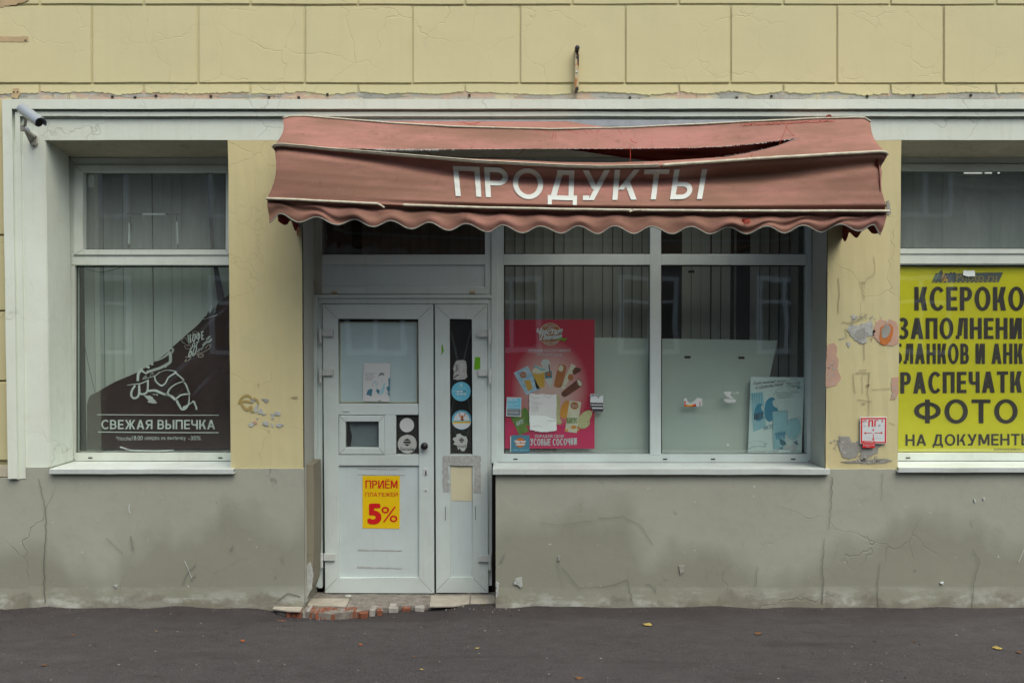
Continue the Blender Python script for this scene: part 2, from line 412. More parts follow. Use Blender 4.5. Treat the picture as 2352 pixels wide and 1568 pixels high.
def simple(name, col, rough=.7, spec=.3, metal=0, var=.15, scale=12, bump=.1, dark=None):
    t = NT(name); c = t.mix(t.ramp(t.noise(scale, 5, .65), .35, .75, 0, var * 2), col, dark or tuple(x * .6 for x in col))
    m = t.finish(c, rough, [(t.noise(scale * 6, 3), bump, .002)], spec); t.b.inputs['Metallic'].default_value = metal; return m
def fabric(name, base, dirt, bleach):
    t = NT(name)
    c = t.mix(t.ramp(t.noise(1.3, 4, .5, sc=(.6, 1, 1.3)), .35, .68), base, bleach)
    c = t.mix(t.ramp(t.noise(5, 6, .7, sc=(.12, 1, 1)), .45, .75, 0, .55), c, dirt)
    c = t.mix(t.ramp(t.noise(60, 4, .7, sc=(.15, .6, 1)), .45, .8, 0, .3), c, dirt)
    c = t.mix(t.ramp(t.noise(9, 6, .75), .58, .74, 0, .5), c, tuple(x * .5 for x in dirt))
    c = t.mix(t.ramp(t.noise(2.0, 5, .7, sc=(.45, 1, 1.6)), .44, .62, 0, .65), c, dirt)
    c = t.mix(t.ramp(t.noise(26, 5, .7, sc=(1, 1, .25)), .60, .74, 0, .35), c, tuple(x * .6 for x in dirt))
    ck = t.ramp(t.noise(3.2, 3, .5, sc=(.25, 1, 2.2), dist=.3), .5, .51, 0, 1)
    return t.finish(c, .85, [(t.noise(4, 3, .5, sc=(.35, 1, 1.4)), .5, .012), (t.noise(13, 3, .5, sc=(.12, 1, 1), dist=.4), .35, .005), (t.noise(22, 4, .6, sc=(.1, 1, 1)), .25, .002), (t.noise(500, 2, .5, sc=(.3, 1, 1)), .15, .001)], spec=.2)
M['fabric'] = fabric('awning_canvas', (.245, .125, .095), (.14, .084, .054), (.30, .145, .125))
M['fabric_dark'] = fabric('awning_canvas_unfaded', (.16, .02, .013), (.07, .012, .008), (.2, .03, .02))
M['red_thread'] = simple('red_thread', (.45, .05, .03))
M['piping'] = simple('awning_piping', (.46, .46, .36), .6, var=.35, scale=20, dark=(.22, .19, .12))
M['trim'] = simple('scallop_trim', (.20, .215, .185), .7, var=.3)
M['letter'] = simple('sign_white', (.43, .47, .44), .6, var=.12, scale=7)
M['fray'] = simple('frayed_white', (.6, .62, .6), .9)
M['steel'] = simple('grey_steel', (.33, .37, .40), .45, .5, .3, var=.3)
M['camera_metal'] = simple('camera_metal', (.36, .43, .50), .35, .5, .5, var=.1)
M['bracket_metal'] = simple('bracket_metal', (.36, .36, .31), .45, .5, .3, var=.2)
M['black'] = simple('black_plastic', (.012, .011, .011), .35, .5)
M['rubber'] = simple('gasket_rubber', (.02, .015, .013), .6)
M['print_black'] = simple('print_black', (.035, .028, .024), .55, var=.15, scale=14)
M['print_dark'] = simple('print_dark', (.05, .045, .06), .5)
M['yellow_sign'] = simple('yellow_poster', (.62, .565, .013), .28, .5, var=.12, scale=2.5, bump=.05, dark=(.40, .40, .01))
M['yellow_paper'] = simple('yellow_paper', (.72, .50, .004), .5, var=.05)
M['red_print'] = simple('red_print', (.55, .012, .012), .5, var=.05)
M['red'] = simple('sign_red', (.56, .012, .014), .45, var=.05)
M['signwhite'] = simple('sign_white_plate', (.52, .58, .59), .4, var=.05)
M['brown_film'] = simple('brown_film', (.030, .012, .009), .2, .6, var=.3, scale=3, bump=.25)
M['film_print'] = simple('pale_green_print', (.46, .52, .49), .5, var=.08)
M['film_print_faint'] = simple('faded_print', (.27, .25, .20), .5, var=.08)
M['paper'] = simple('paper', (.52, .56, .55), .8, var=.08, scale=5)
M['paper_old'] = simple('old_paper', (.40, .43, .40), .8, var=.3, scale=9)
M['paper_cream'] = simple('cream_paper', (.58, .56, .38), .8, var=.1)
M['mattefilm'] = simple('frosted_film', (.60, .70, .74), .45, .4, var=.15, scale=3)
M['sheet'] = simple('pale_sheet', (.44, .50, .44), .5, .4, var=.25, scale=1.6, dark=(.36, .45, .45))
M['blue_sticker'] = simple('light_blue_print', (.12, .42, .56), .4, var=.05)
M['blue_dark'] = simple('dull_blue_print', (.06, .18, .25), .4, var=.1)
M['lightblue'] = simple('pale_blue_print', (.30, .54, .60), .45, var=.2, scale=14)
M['midblue'] = simple('mid_blue_print', (.06, .28, .42), .45, var=.2, scale=14)
M['greyprint'] = simple('grey_print', (.16, .2, .22), .5, var=.2)
M['palepaper'] = simple('pale_poster_paper', (.56, .68, .66), .5, var=.1)
M['green'] = simple('green_tape', (.12, .36, .01), .5, var=.05)
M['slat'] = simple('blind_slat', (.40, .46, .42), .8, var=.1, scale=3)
M['slat_shaded'] = simple('blind_slat_shaded', (.13, .10, .08), .8)  # awning's shade over the fanlight put into the slat colour
M['slat_darker'] = simple('blind_slat_darker', (.33, .34, .30), .8, var=.15, scale=3)  # darker, greyer tone than the plain slat
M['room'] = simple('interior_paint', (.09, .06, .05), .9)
M['concrete'] = simple('broken_concrete', (.22, .21, .185), .95, var=.45, scale=16, bump=1.2, dark=(.09, .08, .065))
M['tile'] = simple('step_tile', (.36, .345, .29), .7, var=.35, scale=10, bump=.3, dark=(.2, .185, .14))
M['brick'] = simple('brick', (.21, .075, .04), .9, var=.4, scale=30, bump=.8, dark=(.12, .06, .04))
M['mortar'] = simple('mortar', (.33, .33, .30), .95, var=.4, scale=22, bump=1)
M['pink'] = simple('pink_render', (.43, .29, .22), .9, var=.2, scale=8, bump=.4)
t = NT('mixed_old_render'); c = t.mix(t.ramp(t.noise(5, 4, .6, sc=(.5, 1, 1)), .45, .55), (.40, .30, .23), (.31, .32, .29)); c = t.mix(t.ramp(t.noise(9, 5, .7, sc=(.5, 1, 2)), .54, .6), c, (.43, .40, .27)); c = t.mix(t.ramp(t.noise(30, 4, .7), .6, .7), c, (.12, .10, .07)); M['strip'] = t.finish(c, .9, [(t.noise(40, 4, .7), .8, .004)])
M['mixed'] = simple('crumbled_plaster', (.40, .42, .38), .95, var=.5, scale=40, bump=1, dark=(.22, .20, .15))
M['orange_render'] = simple('orange_render', (.42, .145, .04), .9, var=.2, scale=30, bump=.4)
M['cement'] = simple('cement_patch', (.27, .29, .275), .9, var=.5, scale=9, bump=1.0, dark=(.19, .185, .155))
M['putty'] = simple('putty', (.40, .44, .42), .9, var=.5, scale=22, bump=1.4, dark=(.24, .26, .25))
M['ochre_graffiti'] = simple('ochre_scrawl', (.31, .25, .09), .85, var=.1)
M['brown_scratch'] = simple('brown_scratch', (.30, .27, .16), .9)
M['grey_scuff'] = simple('grey_scuff', (.20, .21, .185), .9)
M['dark_cord'] = simple('dark_cord', (.06, .05, .04), .7)
M['leaf_o'] = simple('orange_leaf', (.22, .07, .025), .7); M['leaf_y'] = simple('yellow_leaf', (.30, .24, .07), .7); M['leaf_b'] = simple('brown_leaf', (.12, .06, .025), .8)
M['green_leaf'] = simple('green_leaf', (.07, .11, .02), .7)
M['stair_paint'] = simple('opposite_plaster', (.17, .145, .125), .9, var=.2, scale=2)
M['white_frame'] = simple('opposite_frame', (.75, .77, .75), .5)
M['opp_glass'] = simple('opposite_pane', (.03, .035, .04), .15, .5)
M['tape'] = simple('tape', (.62, .70, .68), .5, var=.1); M['tape_dark'] = simple('dark_tape', (.10, .11, .10), .6)
M['foil'] = simple('peeled_tape', (.42, .45, .44), .6, var=.5, scale=45, bump=1.0, dark=(.26, .26, .24))
M['crack_dark'] = simple('crack_dark', (.13, .13, .105), .95)
M['peach'] = simple('peach_render', (.43, .33, .19), .9, var=.3, scale=12, bump=.5)
M['grit'] = simple('grit', (.17, .16, .14), .95, var=.9, scale=2.5, dark=(.05, .035, .025))
M['beige'] = simple('beige_plug', (.45, .33, .16), .6)

M['lamp'] = simple('lamp_tube', (.8, .8, .8)); _b = M['lamp'].node_tree.nodes['Principled BSDF']; _b.inputs['Emission Color'].default_value = (1, .98, .9, 1); _b.inputs['Emission Strength'].default_value = .45
M['plastic'] = simple('translucent_plastic', (.5, .55, .5), .3, .5); M['plastic'].node_tree.nodes['Principled BSDF'].inputs['Alpha'].default_value = .4
def rusty():
    t = NT('rusty_painted_steel'); c = t.mix(t.ramp(t.noise(14, 5, .6, sc=(1, 1, .5)), .56, .62), (.44, .40, .24), (.35, .12, .02))
    c = t.mix(t.ramp(t.noise(17, 5, .6, sc=(1.2, 1, .5)), .55, .6), c, (.03, .012, .01)); return t.finish(c, .7, [(t.noise(60, 3), .4, .002)])
M['rusty'] = rusty()
def glass(name, tint, rough=.02, dirt=.06, dcol=(.35, .38, .36)):
    t = NT(name); t.n.remove(t.b)
    tr = t.n.new('ShaderNodeBsdfTransparent'); tr.inputs[0].default_value = (*tint, 1)
    gl = t.n.new('ShaderNodeBsdfGlossy'); gl.inputs['Roughness'].default_value = rough; gl.inputs[0].default_value = (.95, 1, 1, 1)
    bp = t.n.new('ShaderNodeBump'); bp.inputs['Strength'].default_value = .35; bp.inputs['Distance'].default_value = .004; t.L(t.noise(1.7, 2, .4), bp.inputs['Height']); t.L(bp.outputs[0], gl.inputs['Normal'])
    dp = t.n.new('ShaderNodeVectorMath'); dp.operation = 'DOT_PRODUCT'; t.L(t.geo.outputs['Incoming'], dp.inputs[0]); t.L(t.geo.outputs['True Normal'], dp.inputs[1])
    ab = t.math('ABSOLUTE', dp.outputs['Value']); fr_ = t.math('ADD', .072, t.math('MULTIPLY', .945, t.math('POWER', t.math('SUBTRACT', 1.0, ab), 5.0)))
    mx = t.n.new('ShaderNodeMixShader'); t.L(fr_, mx.inputs[0]); t.L(tr.outputs[0], mx.inputs[1]); t.L(gl.outputs[0], mx.inputs[2])
    df = t.n.new('ShaderNodeBsdfDiffuse'); df.inputs[0].default_value = (*dcol, 1)
    m2 = t.n.new('ShaderNodeMixShader'); s_ = t.ramp(t.noise(2.5, 6, .65, sc=(1, 1, .35)), .3, .75, dirt * .3, dirt * 1.6); t.L(s_, m2.inputs[0]); t.L(mx.outputs[0], m2.inputs[1]); t.L(df.outputs[0], m2.inputs[2])
    t.L(m2.outputs[0], t.out.inputs[0]); return t.m
M['glass'] = glass('window_glass', (.955, .985, .975), dirt=.022)
M['glass_dusty'] = glass('dusty_window_glass', (.95, .98, .97), dirt=.16)

# ------------------------------------------------------------------ the ground
YR = .33                                     # depth of the window reveals
def asph_z(x, y):
    base = .006 * mnoise.noise(Vector((x * 2.2, y * 6, 0))) + .012 * mnoise.noise(Vector((x * .7, y * 1.2, 3)))
    if y > -.5: base += .02 * math.exp(-((y + .02) / .06) ** 2) * (0.4 + mnoise.noise(Vector((x * 3.1, 0, 5))))
    t_ = max(0, min(1, (y + .34) / .15)); dip = math.exp(-((x + 1.12) / .66) ** 8) * t_ * t_ * (3 - 2 * t_)
    return base - .05 * dip - (.05 if y > .04 else 0)
xs = [-40, -20, -10, -6] + [-5 + i * .07 for i in range(144)] + [6, 10, 20, 40]
ys = [-60, -30, -14, -8, -5, -3.5, -2.6] + [-2.2 + i * .06 for i in range(28)] + [-.5 + i * .025 for i in range(22)] + [.06, .2, .34]
ys = sorted(set(ys))
g = G(); g.grid([[(x, y, asph_z(x, y)) for x in xs] for y in ys])
g.build('pavement', M['asphalt'], smooth=True, kind='structure', label='dark grey asphalt pavement running along the foot of the shop wall')

# ------------------------------------------------------------------ the shop building
B = thing('shop_building', 'yellow plastered shop building with white surround, grey plinth and white plastic windows and door', 'building', (0, 0, 0))
XL, XR = -6.0, 7.0
zt = P(1176, 228, 0).z            # top of the surround
# rusticated plaster blocks
rowsv = [(-560, -338), (-335, -168), (-165, 10.5), (13.5, 191), (194, 219)]
j0 = [91, 330, 575, 822, 1068, 1314, 1559, 1799, 2045, 2288]; j1 = [211, 455, 700, 947, 1194, 1436, 1678, 1922, 2167]
def ext(j): 
    return [j[0] - 245 * k for k in (5, 4, 3, 2, 1)] + j + [j[-1] + 245 * k for k in range(1, 6)]
G().box(XL, .011, zt - .2, XR, .6, P(0, -600, 0).z).build('wall', M['yellow'], B)
for ri, (va, vb) in enumerate(rowsv):
    js = ext(j1 if ri in (1, 3) else j0)
    for a_, b_ in zip(js, js[1:]):
        rnd = random.Random(int(a_) * 31 + ri)
        n = 10; top = []; bot = []
        def wav(u, v, k): return v + 1.6 * mnoise.noise(Vector((u * .006, k * 9.1, 0))) + .5 * mnoise.noise(Vector((u * .05, k * 3.3, 2)))
        for i in range(n + 1):
            u = a_ + 1.5 + (b_ - a_ - 3.0) * i / n
            du = 1.2 * mnoise.noise(Vector((a_, va * .01, 1)))
            top.append((u + (du if i in (0, n) else 0), wav(u, va, ri)))
            vbot = wav(u, vb, ri + .35)
            bot.append((u, vbot))
        if ri == 4:
            bot = [(u, v) for u, v in jagged([(a_ + 2.4, 214 + rnd.uniform(-3, 3)), (a_ + 60, 216 + rnd.uniform(-4, 4)), (a_ + 120, 214 + rnd.uniform(-4, 4)), (a_ + 180, 216 + rnd.uniform(-4, 4)), (b_ - 2.4, 214 + rnd.uniform(-3, 3))], 4, 1.6, int(a_), False)]
        dY = rnd.uniform(-.002, .002)
        pts = [P(u, v, dY) for u, v in top] + [P(u, v, dY) for u, v in reversed(bot)]
        G().prism(pts, .03).build('plaster_block', M['yellow'], B, bevel=.006, seg=2)
# broken render strip between the blocks and the surround
g = G(); 
for (ua, ub, m_) in [(-300, 160, 'pink'), (160, 640, 'pink'), (640, 980, 'cement'), (980, 1330, 'pink'), (1330, 1420, 'cement'), (1420, 1600, 'pink'), (1600, 1720, 'cement'), (1720, 1960, 'pink'), (1960, 2120, 'cement'), (2120, 2700, 'pink')]:
    tp = jagged([(ua, 208), (ub, 208)], 9, 1, ua, False); bt = jagged([(ua, 240), (ub, 240)], 9, 1, ub, False)
    G().prism([P(u, v, .0055) for u, v in tp] + [P(u, v, .0055) for u, v in reversed(bt)], .004).build('exposed_render', M['strip'], B)
for k, (u, v, ru, rv) in enumerate([(880, 221, 50, 5), (300, 220, 60, 4), (40, 214, 35, 9), (1440, 221, 55, 5), (1675, 221, 28, 8), (1780, 222, 70, 5), (2080, 224, 60, 5), (2240, 223, 50, 5), (560, 221, 70, 4), (1230, 222, 40, 4)]):
    G().prism([P(a_, b_, .004) for a_, b_ in blob_pts(u, v, ru, rv, 26, .3, k)], .01).build('exposed_render', M['cement'] if k % 2 == 0 else M['mortar'], B)
# holes and fixings in the strip
g = G()
for u in (258, 310, 358, 484, 618, 686, 752, 1078, 1447, 1692, 1772, 1992, 2098, 2230):
    c = P(u, 221 + 4 * math.sin(u), 0); g.box(c.x - .008, -.004, c.z - .008, c.x + .008, .01, c.z + .008)
g.build('anchor_hole', M['rubber'], B, kind='stuff')

def sm(x): x = max(0, min(1, x)); return x * x * (3 - 2 * x)
# surround: profile swept down the left and along the top, mitred
prof = [(.0, -.075), (22, -.075), (25, -.040), (27, -.026), (30, -.056), (40, -.056), (42, -.026), (45, -.018), (49, -.030), (103, -.030)]
def ring(d, Y, side):   # offsets d (px) inward from the outer edge
    pass
bx = [12, 34, 36, 40, 41, 52, 53.5, 57, 58, 107]            # left edge u of the same profile points
by = [228, 250, 251.5, 256, 257.5, 267, 268.5, 272.5, 274, 322]
Ys = [p[1] for p in prof]
g = G(); rows = []
NL = 40; NT_ = 150
for k in range(len(prof)):
    Y = Ys[k]; row = []
    corner = P(bx[k], by[k], Y); xk = P(bx[k], 700, Y).x; zb = P(10, 1099 if k < 6 else 1075, Y).z
    YL = [-.075, -.074, -.060, -.052, -.050, -.050, -.044, -.040, -.034, -.030][k]
    for i in range(NL):
        z = zb + (corner.z - zb) * i / NL
        row.append((xk + .0025 * mnoise.noise(Vector((k * .4, z * 2.3, 0))), YL + (Y - YL) * sm((i - NL + 5) / 5), z))
    for i in range(NT_ + 1):
        x = xk + (XR - xk) * i / NT_
        row.append((x, Y, corner.z + .0035 * mnoise.noise(Vector((x * 1.1, k * .25, 4))) + .0012 * mnoise.noise(Vector((x * 9, k * .3, 7)))))
    rows.append(row)
r0 = [(p[0] if i >= NL else p[0], .05, p[2]) for i, p in enumerate(rows[0])]
g.grid([r0] + rows); g.build('surround_moulding', M['white'], B)
g = G(); g.prism([rows[k][0] for k in range(6)] + [(rows[5][0][0], .05, rows[5][0][2]), (rows[0][0][0], .05, rows[0][0][2])], .001)
# far-left strip of wall outside the surround
xs0 = P(12, 700, -.07).x
vj = [225, 540, 714, 875, 1058]
for a_, b_ in zip(vj, vj[1:]):
    G().box(XL, 0, P(0, b_ - 2, 0).z, xs0 + .03, .04, P(0, a_ + 2, 0).z).build('plaster_block', M['pilaster'], B, bevel=.004)
G().box(XL, .028, 0, xs0 + .1, .4, zt).build('wall', M['pilaster'], B)
# ledge at its foot
G().box(XL, -.035, P(0, 1096, 0).z, xs0 + .002, .02, P(0, 1068, 0).z).build('ledge', M['grime'], B, bevel=.012, seg=2)

# lintel block above the openings, flat band
def opening_soffit(u0, u1, name='soffit', mat='grime'):
    pass
zl = P(1176, 322, -.03).z; zl2 = P(1176, 362, YR).z
xj = P(109, 700, -.03).x; xin = P(162, 700, YR).x
xp1a, xp1b = P(527, 700, -.03).x, P(696, 800, -.03).x
xp2a, xp2b = P(1898, 800, -.03).x, P(2066, 700, -.03).x
# lintel mass: sloping underside
def lintel(xa, xb):
    n = 60; rows = [[], [], [], []]
    for i in range(n + 1):
        x = xa + (xb - xa) * i / n; w_ = .003 * mnoise.noise(Vector((x * 2, 0, 9)))
        rows[0].append((x, -.0295, zl + .3)); rows[1].append((x, -.0295, zl + w_)); rows[2].append((x, YR, zl2 + w_)); rows[3].append((x, YR, zl + .3))
    return rows
g = G(); r_ = lintel(xj, XR); 
g.grid([r_[1], r_[2], r_[3]]); g.build('soffit', M['grime'], B)
# jambs (reveals)
def reveal(name, ufront, vtop, vbot, uback, mat, vb_in=1060, flip=1):
    a0 = P(ufront, 700, -.029).x; a1 = P(uback, 700, YR).x
    n = 16; rows = []
    zt_, zb_ = zl + .04, P(0, vbot, -.03).z
    for i in range(n + 1):
        z = zb_ + (zt_ - zb_) * i / n; w_ = .003 * mnoise.noise(Vector((ufront, z * 3, 2)))
        rows.append([(a0 + w_, -.029, z), (a0 + (a1 - a0) * .5 + w_, YR / 2, z), (a1, YR, z), (a1 - .2 * flip, YR, z)])
    G().grid(rows).build(name, M[mat], B)
reveal('reveal', 109, 322, 1080, 162, 'cream', flip=1)
reveal('reveal', 1898, 322, 1080, 1864.5, 'grey_reveal', flip=-1)
reveal('reveal', 697, 322, 1385, 722, 'grey_reveal', flip=1)
reveal('reveal', 527, 322, 1080, 550, 'cream', flip=-1)
reveal('reveal', 2066, 322, 1080, 2044, 'cream', flip=1)
# flat left jamb face between moulding and opening
zb = P(80, 1074, -.03).z
G().box(P(58, 700, -.03).x, -.0285, zb, xj + .001, .3, zl + .02).build('jamb_face', M['white'], B, bevel=.004)
# pilasters
def pilaster(xa, xb, vb):
    n = 14; m = 10; zb = P(0, vb, -.03).z; rows = []
    for j in range(m + 1):
        z = zl - .001 + (zb - zl) * j / m
        rows.append([(xa + (xb - xa) * i / n + (.004 * mnoise.noise(Vector((xa, z * 4, 0))) if i in (0, n) else 0), -.031 + .003 * mnoise.noise(Vector((i * .7, z * 2, xa))), z) for i in range(n + 1)])
    g = G(); g.grid(rows)
    return g.build('pilaster', M['pilaster'], B)
pilaster(xp1a, xp1b - .002, 1079); pilaster(xp2a + .002, xp2b, 1079)
# plinth
def plinth(xa, xb, vtop, Yf=-.045, top_in=.35, wavy=True):
    zt_ = P(0, vtop, Yf).z; n = max(4, int((xb - xa) / .06)); m = 14; rows = []
    for j in range(m + 1):
        z = zt_ + (-.08 - zt_) * j / m
        rows.append([(xa + (xb - xa) * i / n, Yf + .006 * mnoise.noise(Vector(((xa + (xb - xa) * i / n) * 1.5, z * 2, 0))) - (.012 * max(0, 1 - z / .12) * (1 + mnoise.noise(Vector((i * .3, 0, 0)))) if z < .12 else 0), z + (.003 * mnoise.noise(Vector((i * .9, 1, 1))) if j == 0 else 0)) for i in range(n + 1)])
    g = G(); g.grid(rows)
    g.grid([[(p[0], top_in, p[2]) for p in rows[0]], rows[0]])
    g.grid([[r[0] for r in rows], [(r[0][0], top_in, r[0][2]) for r in rows]])
    g.grid([[r[-1] for r in rows], [(r[-1][0], top_in, r[-1][2]) for r in rows]])
    return g.build('plinth', M['plinth'], B)
xdl, xdr = P(699, 1250, -.045).x, P(1138.5, 1250, -.045).x
plinth(XL, P(60, 1080, -.045).x, 1097)
plinth(P(60, 1080, -.045).x, xj - .002, 1073)
plinth(xj - .002, xp1a + .01, 1084); plinth(xp1a + .01, xdl, 1076)
plinth(xdr, xp2a - .0, 1086); plinth(xp2a, xp2b, 1077); plinth(xp2b, XR, 1082)
# cracked narrow strip left of the door
g = G(); pts = jagged([(696, 1066), (719, 1066), (722, 1180), (720, 1260), (716, 1345), (706, 1375), (698, 1388)], 45, .8, 5)
g.prism([P(u, v, .03) for u, v in pts], .25); g.build('cracked_strip', M['cracked'], B)
for k, pl in enumerate([[(702, 1300), (712, 1290), (719, 1315), (716, 1350), (704, 1374), (698, 1370)], [(1139.5, 1335), (1146, 1340), (1144, 1365), (1139.5, 1372)]]):
    G().prism([P(u, v, .02 if k == 0 else -.055) for u, v in jagged(pl, 5, 1.2, k)], .01).build('bare_plaster', M['putty'], B)
# body behind: floor, ceiling, back wall of the room
zc = zl + .25
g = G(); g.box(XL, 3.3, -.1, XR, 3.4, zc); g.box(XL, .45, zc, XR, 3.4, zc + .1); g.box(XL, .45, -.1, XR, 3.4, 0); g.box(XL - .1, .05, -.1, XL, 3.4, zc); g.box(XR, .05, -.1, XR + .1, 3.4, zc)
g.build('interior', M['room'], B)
g = G(); x_a, x_b = P(696, 700, .5).x - .05, P(1150, 700, .5).x
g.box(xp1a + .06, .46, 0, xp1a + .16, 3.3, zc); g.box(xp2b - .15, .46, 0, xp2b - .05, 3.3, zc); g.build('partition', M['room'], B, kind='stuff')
zr = P(0, -600, 0).z
G().box(XL, .05, zr, XR, 3.4, zr + .15).build('roof', M['cement'], B)
G().box(XL, 3.3, zc + .1, XR, 3.4, zr).build('wall', M['yellow'], B)

# ------------------------------------------------------------------ windows (parts of the building, with sub-parts)
def window(rect, name='window'):
    u0, v0, u1, v1 = rect
    o = bpy.data.objects.new(name, None); o.empty_display_size = .1
    c = P((u0 + u1) / 2, v1, YR); link(o, B, c); return o
def pane(parent, u0, v0, u1, v1, mat='glass', Y=YR + .03):
    G().rect(u0 - 3, v0 - 3, u1 + 3, v1 + 3, Y, .005).build('pane', M[mat], parent)
    g = G(); w_ = 2.2
    g.rect(u0 - 1, v0 - 1, u1 + 1, v0 + w_, Y - .006, .006); g.rect(u0 - 1, v1 - w_ * .5, u1 + 1, v1 + 1, Y - .006, .006)
    g.rect(u0 - 1, v0 + w_, u0 + w_ * .7, v1 - w_ * .5, Y - .006, .006); g.rect(u1 - w_ * .7, v0 + w_, u1 + 1, v1 - w_ * .5, Y - .006, .006)
    g.build('gasket', M['rubber'], parent)
def slots(parent, lst, Y=YR - .001):
    for u, v in lst: G().rect(u - 5, v - 1.3, u + 5, v + 1.3, Y - .002, .01).build('drain_slot', M['rubber'], parent)
BV = .003
# left window
W1 = window((157, 362, 540, 1058))
G().frame((157, 362, 560, 1058), (172, 378, 548, 1040), YR, .07).build('frame', M['pvcw'], W1, bevel=BV)
G().rect(164, 585, 556, 609, YR - .004, .07).build('transom', M['pvcw'], W1, bevel=BV)
G().frame((170, 378.6, 550, 585), (191, 396, 518, 573), YR - .014, .06).build('sash', M['pvcw'], W1, bevel=BV)
pane(W1, 191, 396, 518, 573, 'glass_dusty'); pane(W1, 176, 611.5, 544, 1039)
slots(W1, [(207, 1051), (506, 1051)])
def sill(u0, u1, v_in, v_f, v_b, ul=None, ur=None):
    """sloping metal drip sill: back edge at the frame, front nose in front of the plinth"""
    a, b = P(u0, v_in, YR).x, P(u1, v_in, YR).x; zi = P(0, v_in, YR).z; Yn = -.085
    c, d = P(ul, v_f, Yn).x, P(ur, v_f, Yn).x; zf = P(0, v_f, Yn).z; zb_ = P(0, v_b, Yn).z
    n = 24; top = []; nose = []; low = []; und = []
    for i in range(n + 1):
        t = i / n; wv = .003 * mnoise.noise(Vector((t * 8, u0, 0)))
        top.append((a + (b - a) * t, YR, zi)); nose.append((c + (d - c) * t, Yn + wv * .6, zf + wv)); low.append((c + (d - c) * t, Yn + .004, zb_ + wv)); und.append((c + (d - c) * t, -.03, zb_ + .012))
    g = G(); g.grid([top, nose, low, und]); return g
sill(160, 560, 1059, 1077.5, 1088, 112, 536.5).build('sill', M['sill'], W1)
# door block and shop window in one opening
W2 = window((1143, 362, 1864.5, 1060))
g = G(); g.frame((1143, 362, 1864.5, 1061), (1157.5, 380, 1853, 1042), YR, .07).build('frame', M['pvc'], W2, bevel=BV)
G().rect(1493, 376, 1518.5, 1045, YR - .003, .066).build('mullion', M['pvc'], W2, bevel=BV)
G().rect(1157, 583.5, 1493, 608.5, YR - .002, .06).build('transom', M['pvc'], W2, bevel=BV)
G().rect(1518.5, 583.5, 1853, 608.5, YR - .002, .06).build('transom', M['pvc'], W2, bevel=BV)
for a_, b_ in ((1158, 1492), (1519, 1852.5)):
    pane(W2, a_, 380, b_, 583); pane(W2, a_, 609.5, b_, 1041.5)
slots(W2, [(1184, 1054), (1528, 1054), (1822, 1054), (1638, 1054)])
sill(1134, 1866, 1062, 1077, 1089.5, 1131.5, 1907).build('sill', M['sill'], W2)
# right window
W3 = window((2040, 360, 2760, 1058))
G().frame((2040, 358, 2760, 1058), (2054, 376, 2748, 1040), YR, .07).build('frame', M['pvcw'], W3, bevel=BV)
G().rect(2046, 583.5, 2756, 606, YR - .004, .07).build('transom', M['pvcw'], W3, bevel=BV)
G().frame((2050, 376.5, 2750, 583), (2064, 392, 2738, 571), YR - .014, .06).build('sash', M['pvcw'], W3, bevel=BV)
pane(W3, 2064, 392, 2738, 571, 'glass_dusty'); pane(W3, 2056, 610, 2746, 1039)
slots(W3, [(2086, 1051), (2420, 1051)])
sill(2052, 2760, 1059, 1074, 1084.5, 2064, 2770).build('sill', M['sill'], W3)

# ------------------------------------------------------------------ door
DR = window((720, 676, 1143, 1362), 'door')
G().rect(720.5, 362, 739, 676, YR, .07).build('frame', M['dirtypvc'], DR, bevel=BV)
G().rect(1113.5, 362, 1128, 676, YR, .07).build('frame', M['pvc'], DR, bevel=BV)
G().rect(1128, 362, 1143.2, 1064, YR - .012, .08).build('post', M['pvc'], DR, bevel=BV)
G().rect(739, 584.5, 1113.5, 608, YR - .003, .07).build('transom', M['pvc'], DR, bevel=BV)
G().rect(739, 362, 1113.5, 380, YR - .001, .07).build('transom', M['pvc'], DR, bevel=BV)
G().rect(737, 606, 1116, 659, YR + .012, .03).build('transom_panel', M['panel'], DR, bevel=.001)
G().rect(739, 657.6, 1113.5, 675.5, YR - .002, .07).build('transom', M['pvc'], DR, bevel=BV)
pane(DR, 739.5, 380, 1113, 584)
G().rect(721, 676.5, 1128, 685, YR - .016, .07).build('rail', M['pvc'], DR, bevel=BV)
G().rect(731, 685.3, 1121, 697.5, YR - .006, .07).build('rail', M['pvc'], DR, bevel=BV)
G().rect(716, 676.5, 729, 1348, YR - .03, .06).build('cover_strip', M['pvc'], DR, bevel=BV)
G().rect(729.5, 697, 740.5, 1350, YR - .001, .07).build('frame', M['pvc'], DR, bevel=BV)
G().rect(1120, 685, 1130, 1345, YR - .001, .07).build('frame', M['pvc'], DR, bevel=BV)
g = G(); g.rect(1129.5, 1064, 1140, 1356, YR + .03, .05); g.build('gap_filler', M['rubber'], DR)
def leaf(name, o, cells, bars):
    """cells: openings, mitred outer frame drawn round them"""
    lf = bpy.data.objects.new(name, None); lf.empty_display_size = .1; link(lf, B, P((o[0] + o[2]) / 2, o[3], YR)); return lf
LY = YR - .022
LF = leaf('door_leaf', (740, 698, 995, 1362), None, None)
g = G(); O = [P(740.5, 698.5, LY), P(995, 698.5, LY), P(997.5, 1361.5, LY), P(746.5, 1361.5, LY)]; I = [P(776, 732, LY), P(961, 732, LY), P(963, 1326.5, LY), P(780, 1326.5, LY)]
for a_ in range(4):
    b_ = (a_ + 1) % 4; g.prism([O[a_], O[b_], I[b_], I[a_]], .065)
g.build('leaf_frame', M['pvc'], LF, bevel=BV)
G().rect(777, 927, 961.5, 952.5, LY + .002, .06).build('cross_rail', M['pvc'], LF, bevel=BV)
G().rect(777.5, 1043.5, 962.5, 1069, LY + .002, .06).build('cross_rail', M['pvc'], LF, bevel=BV)
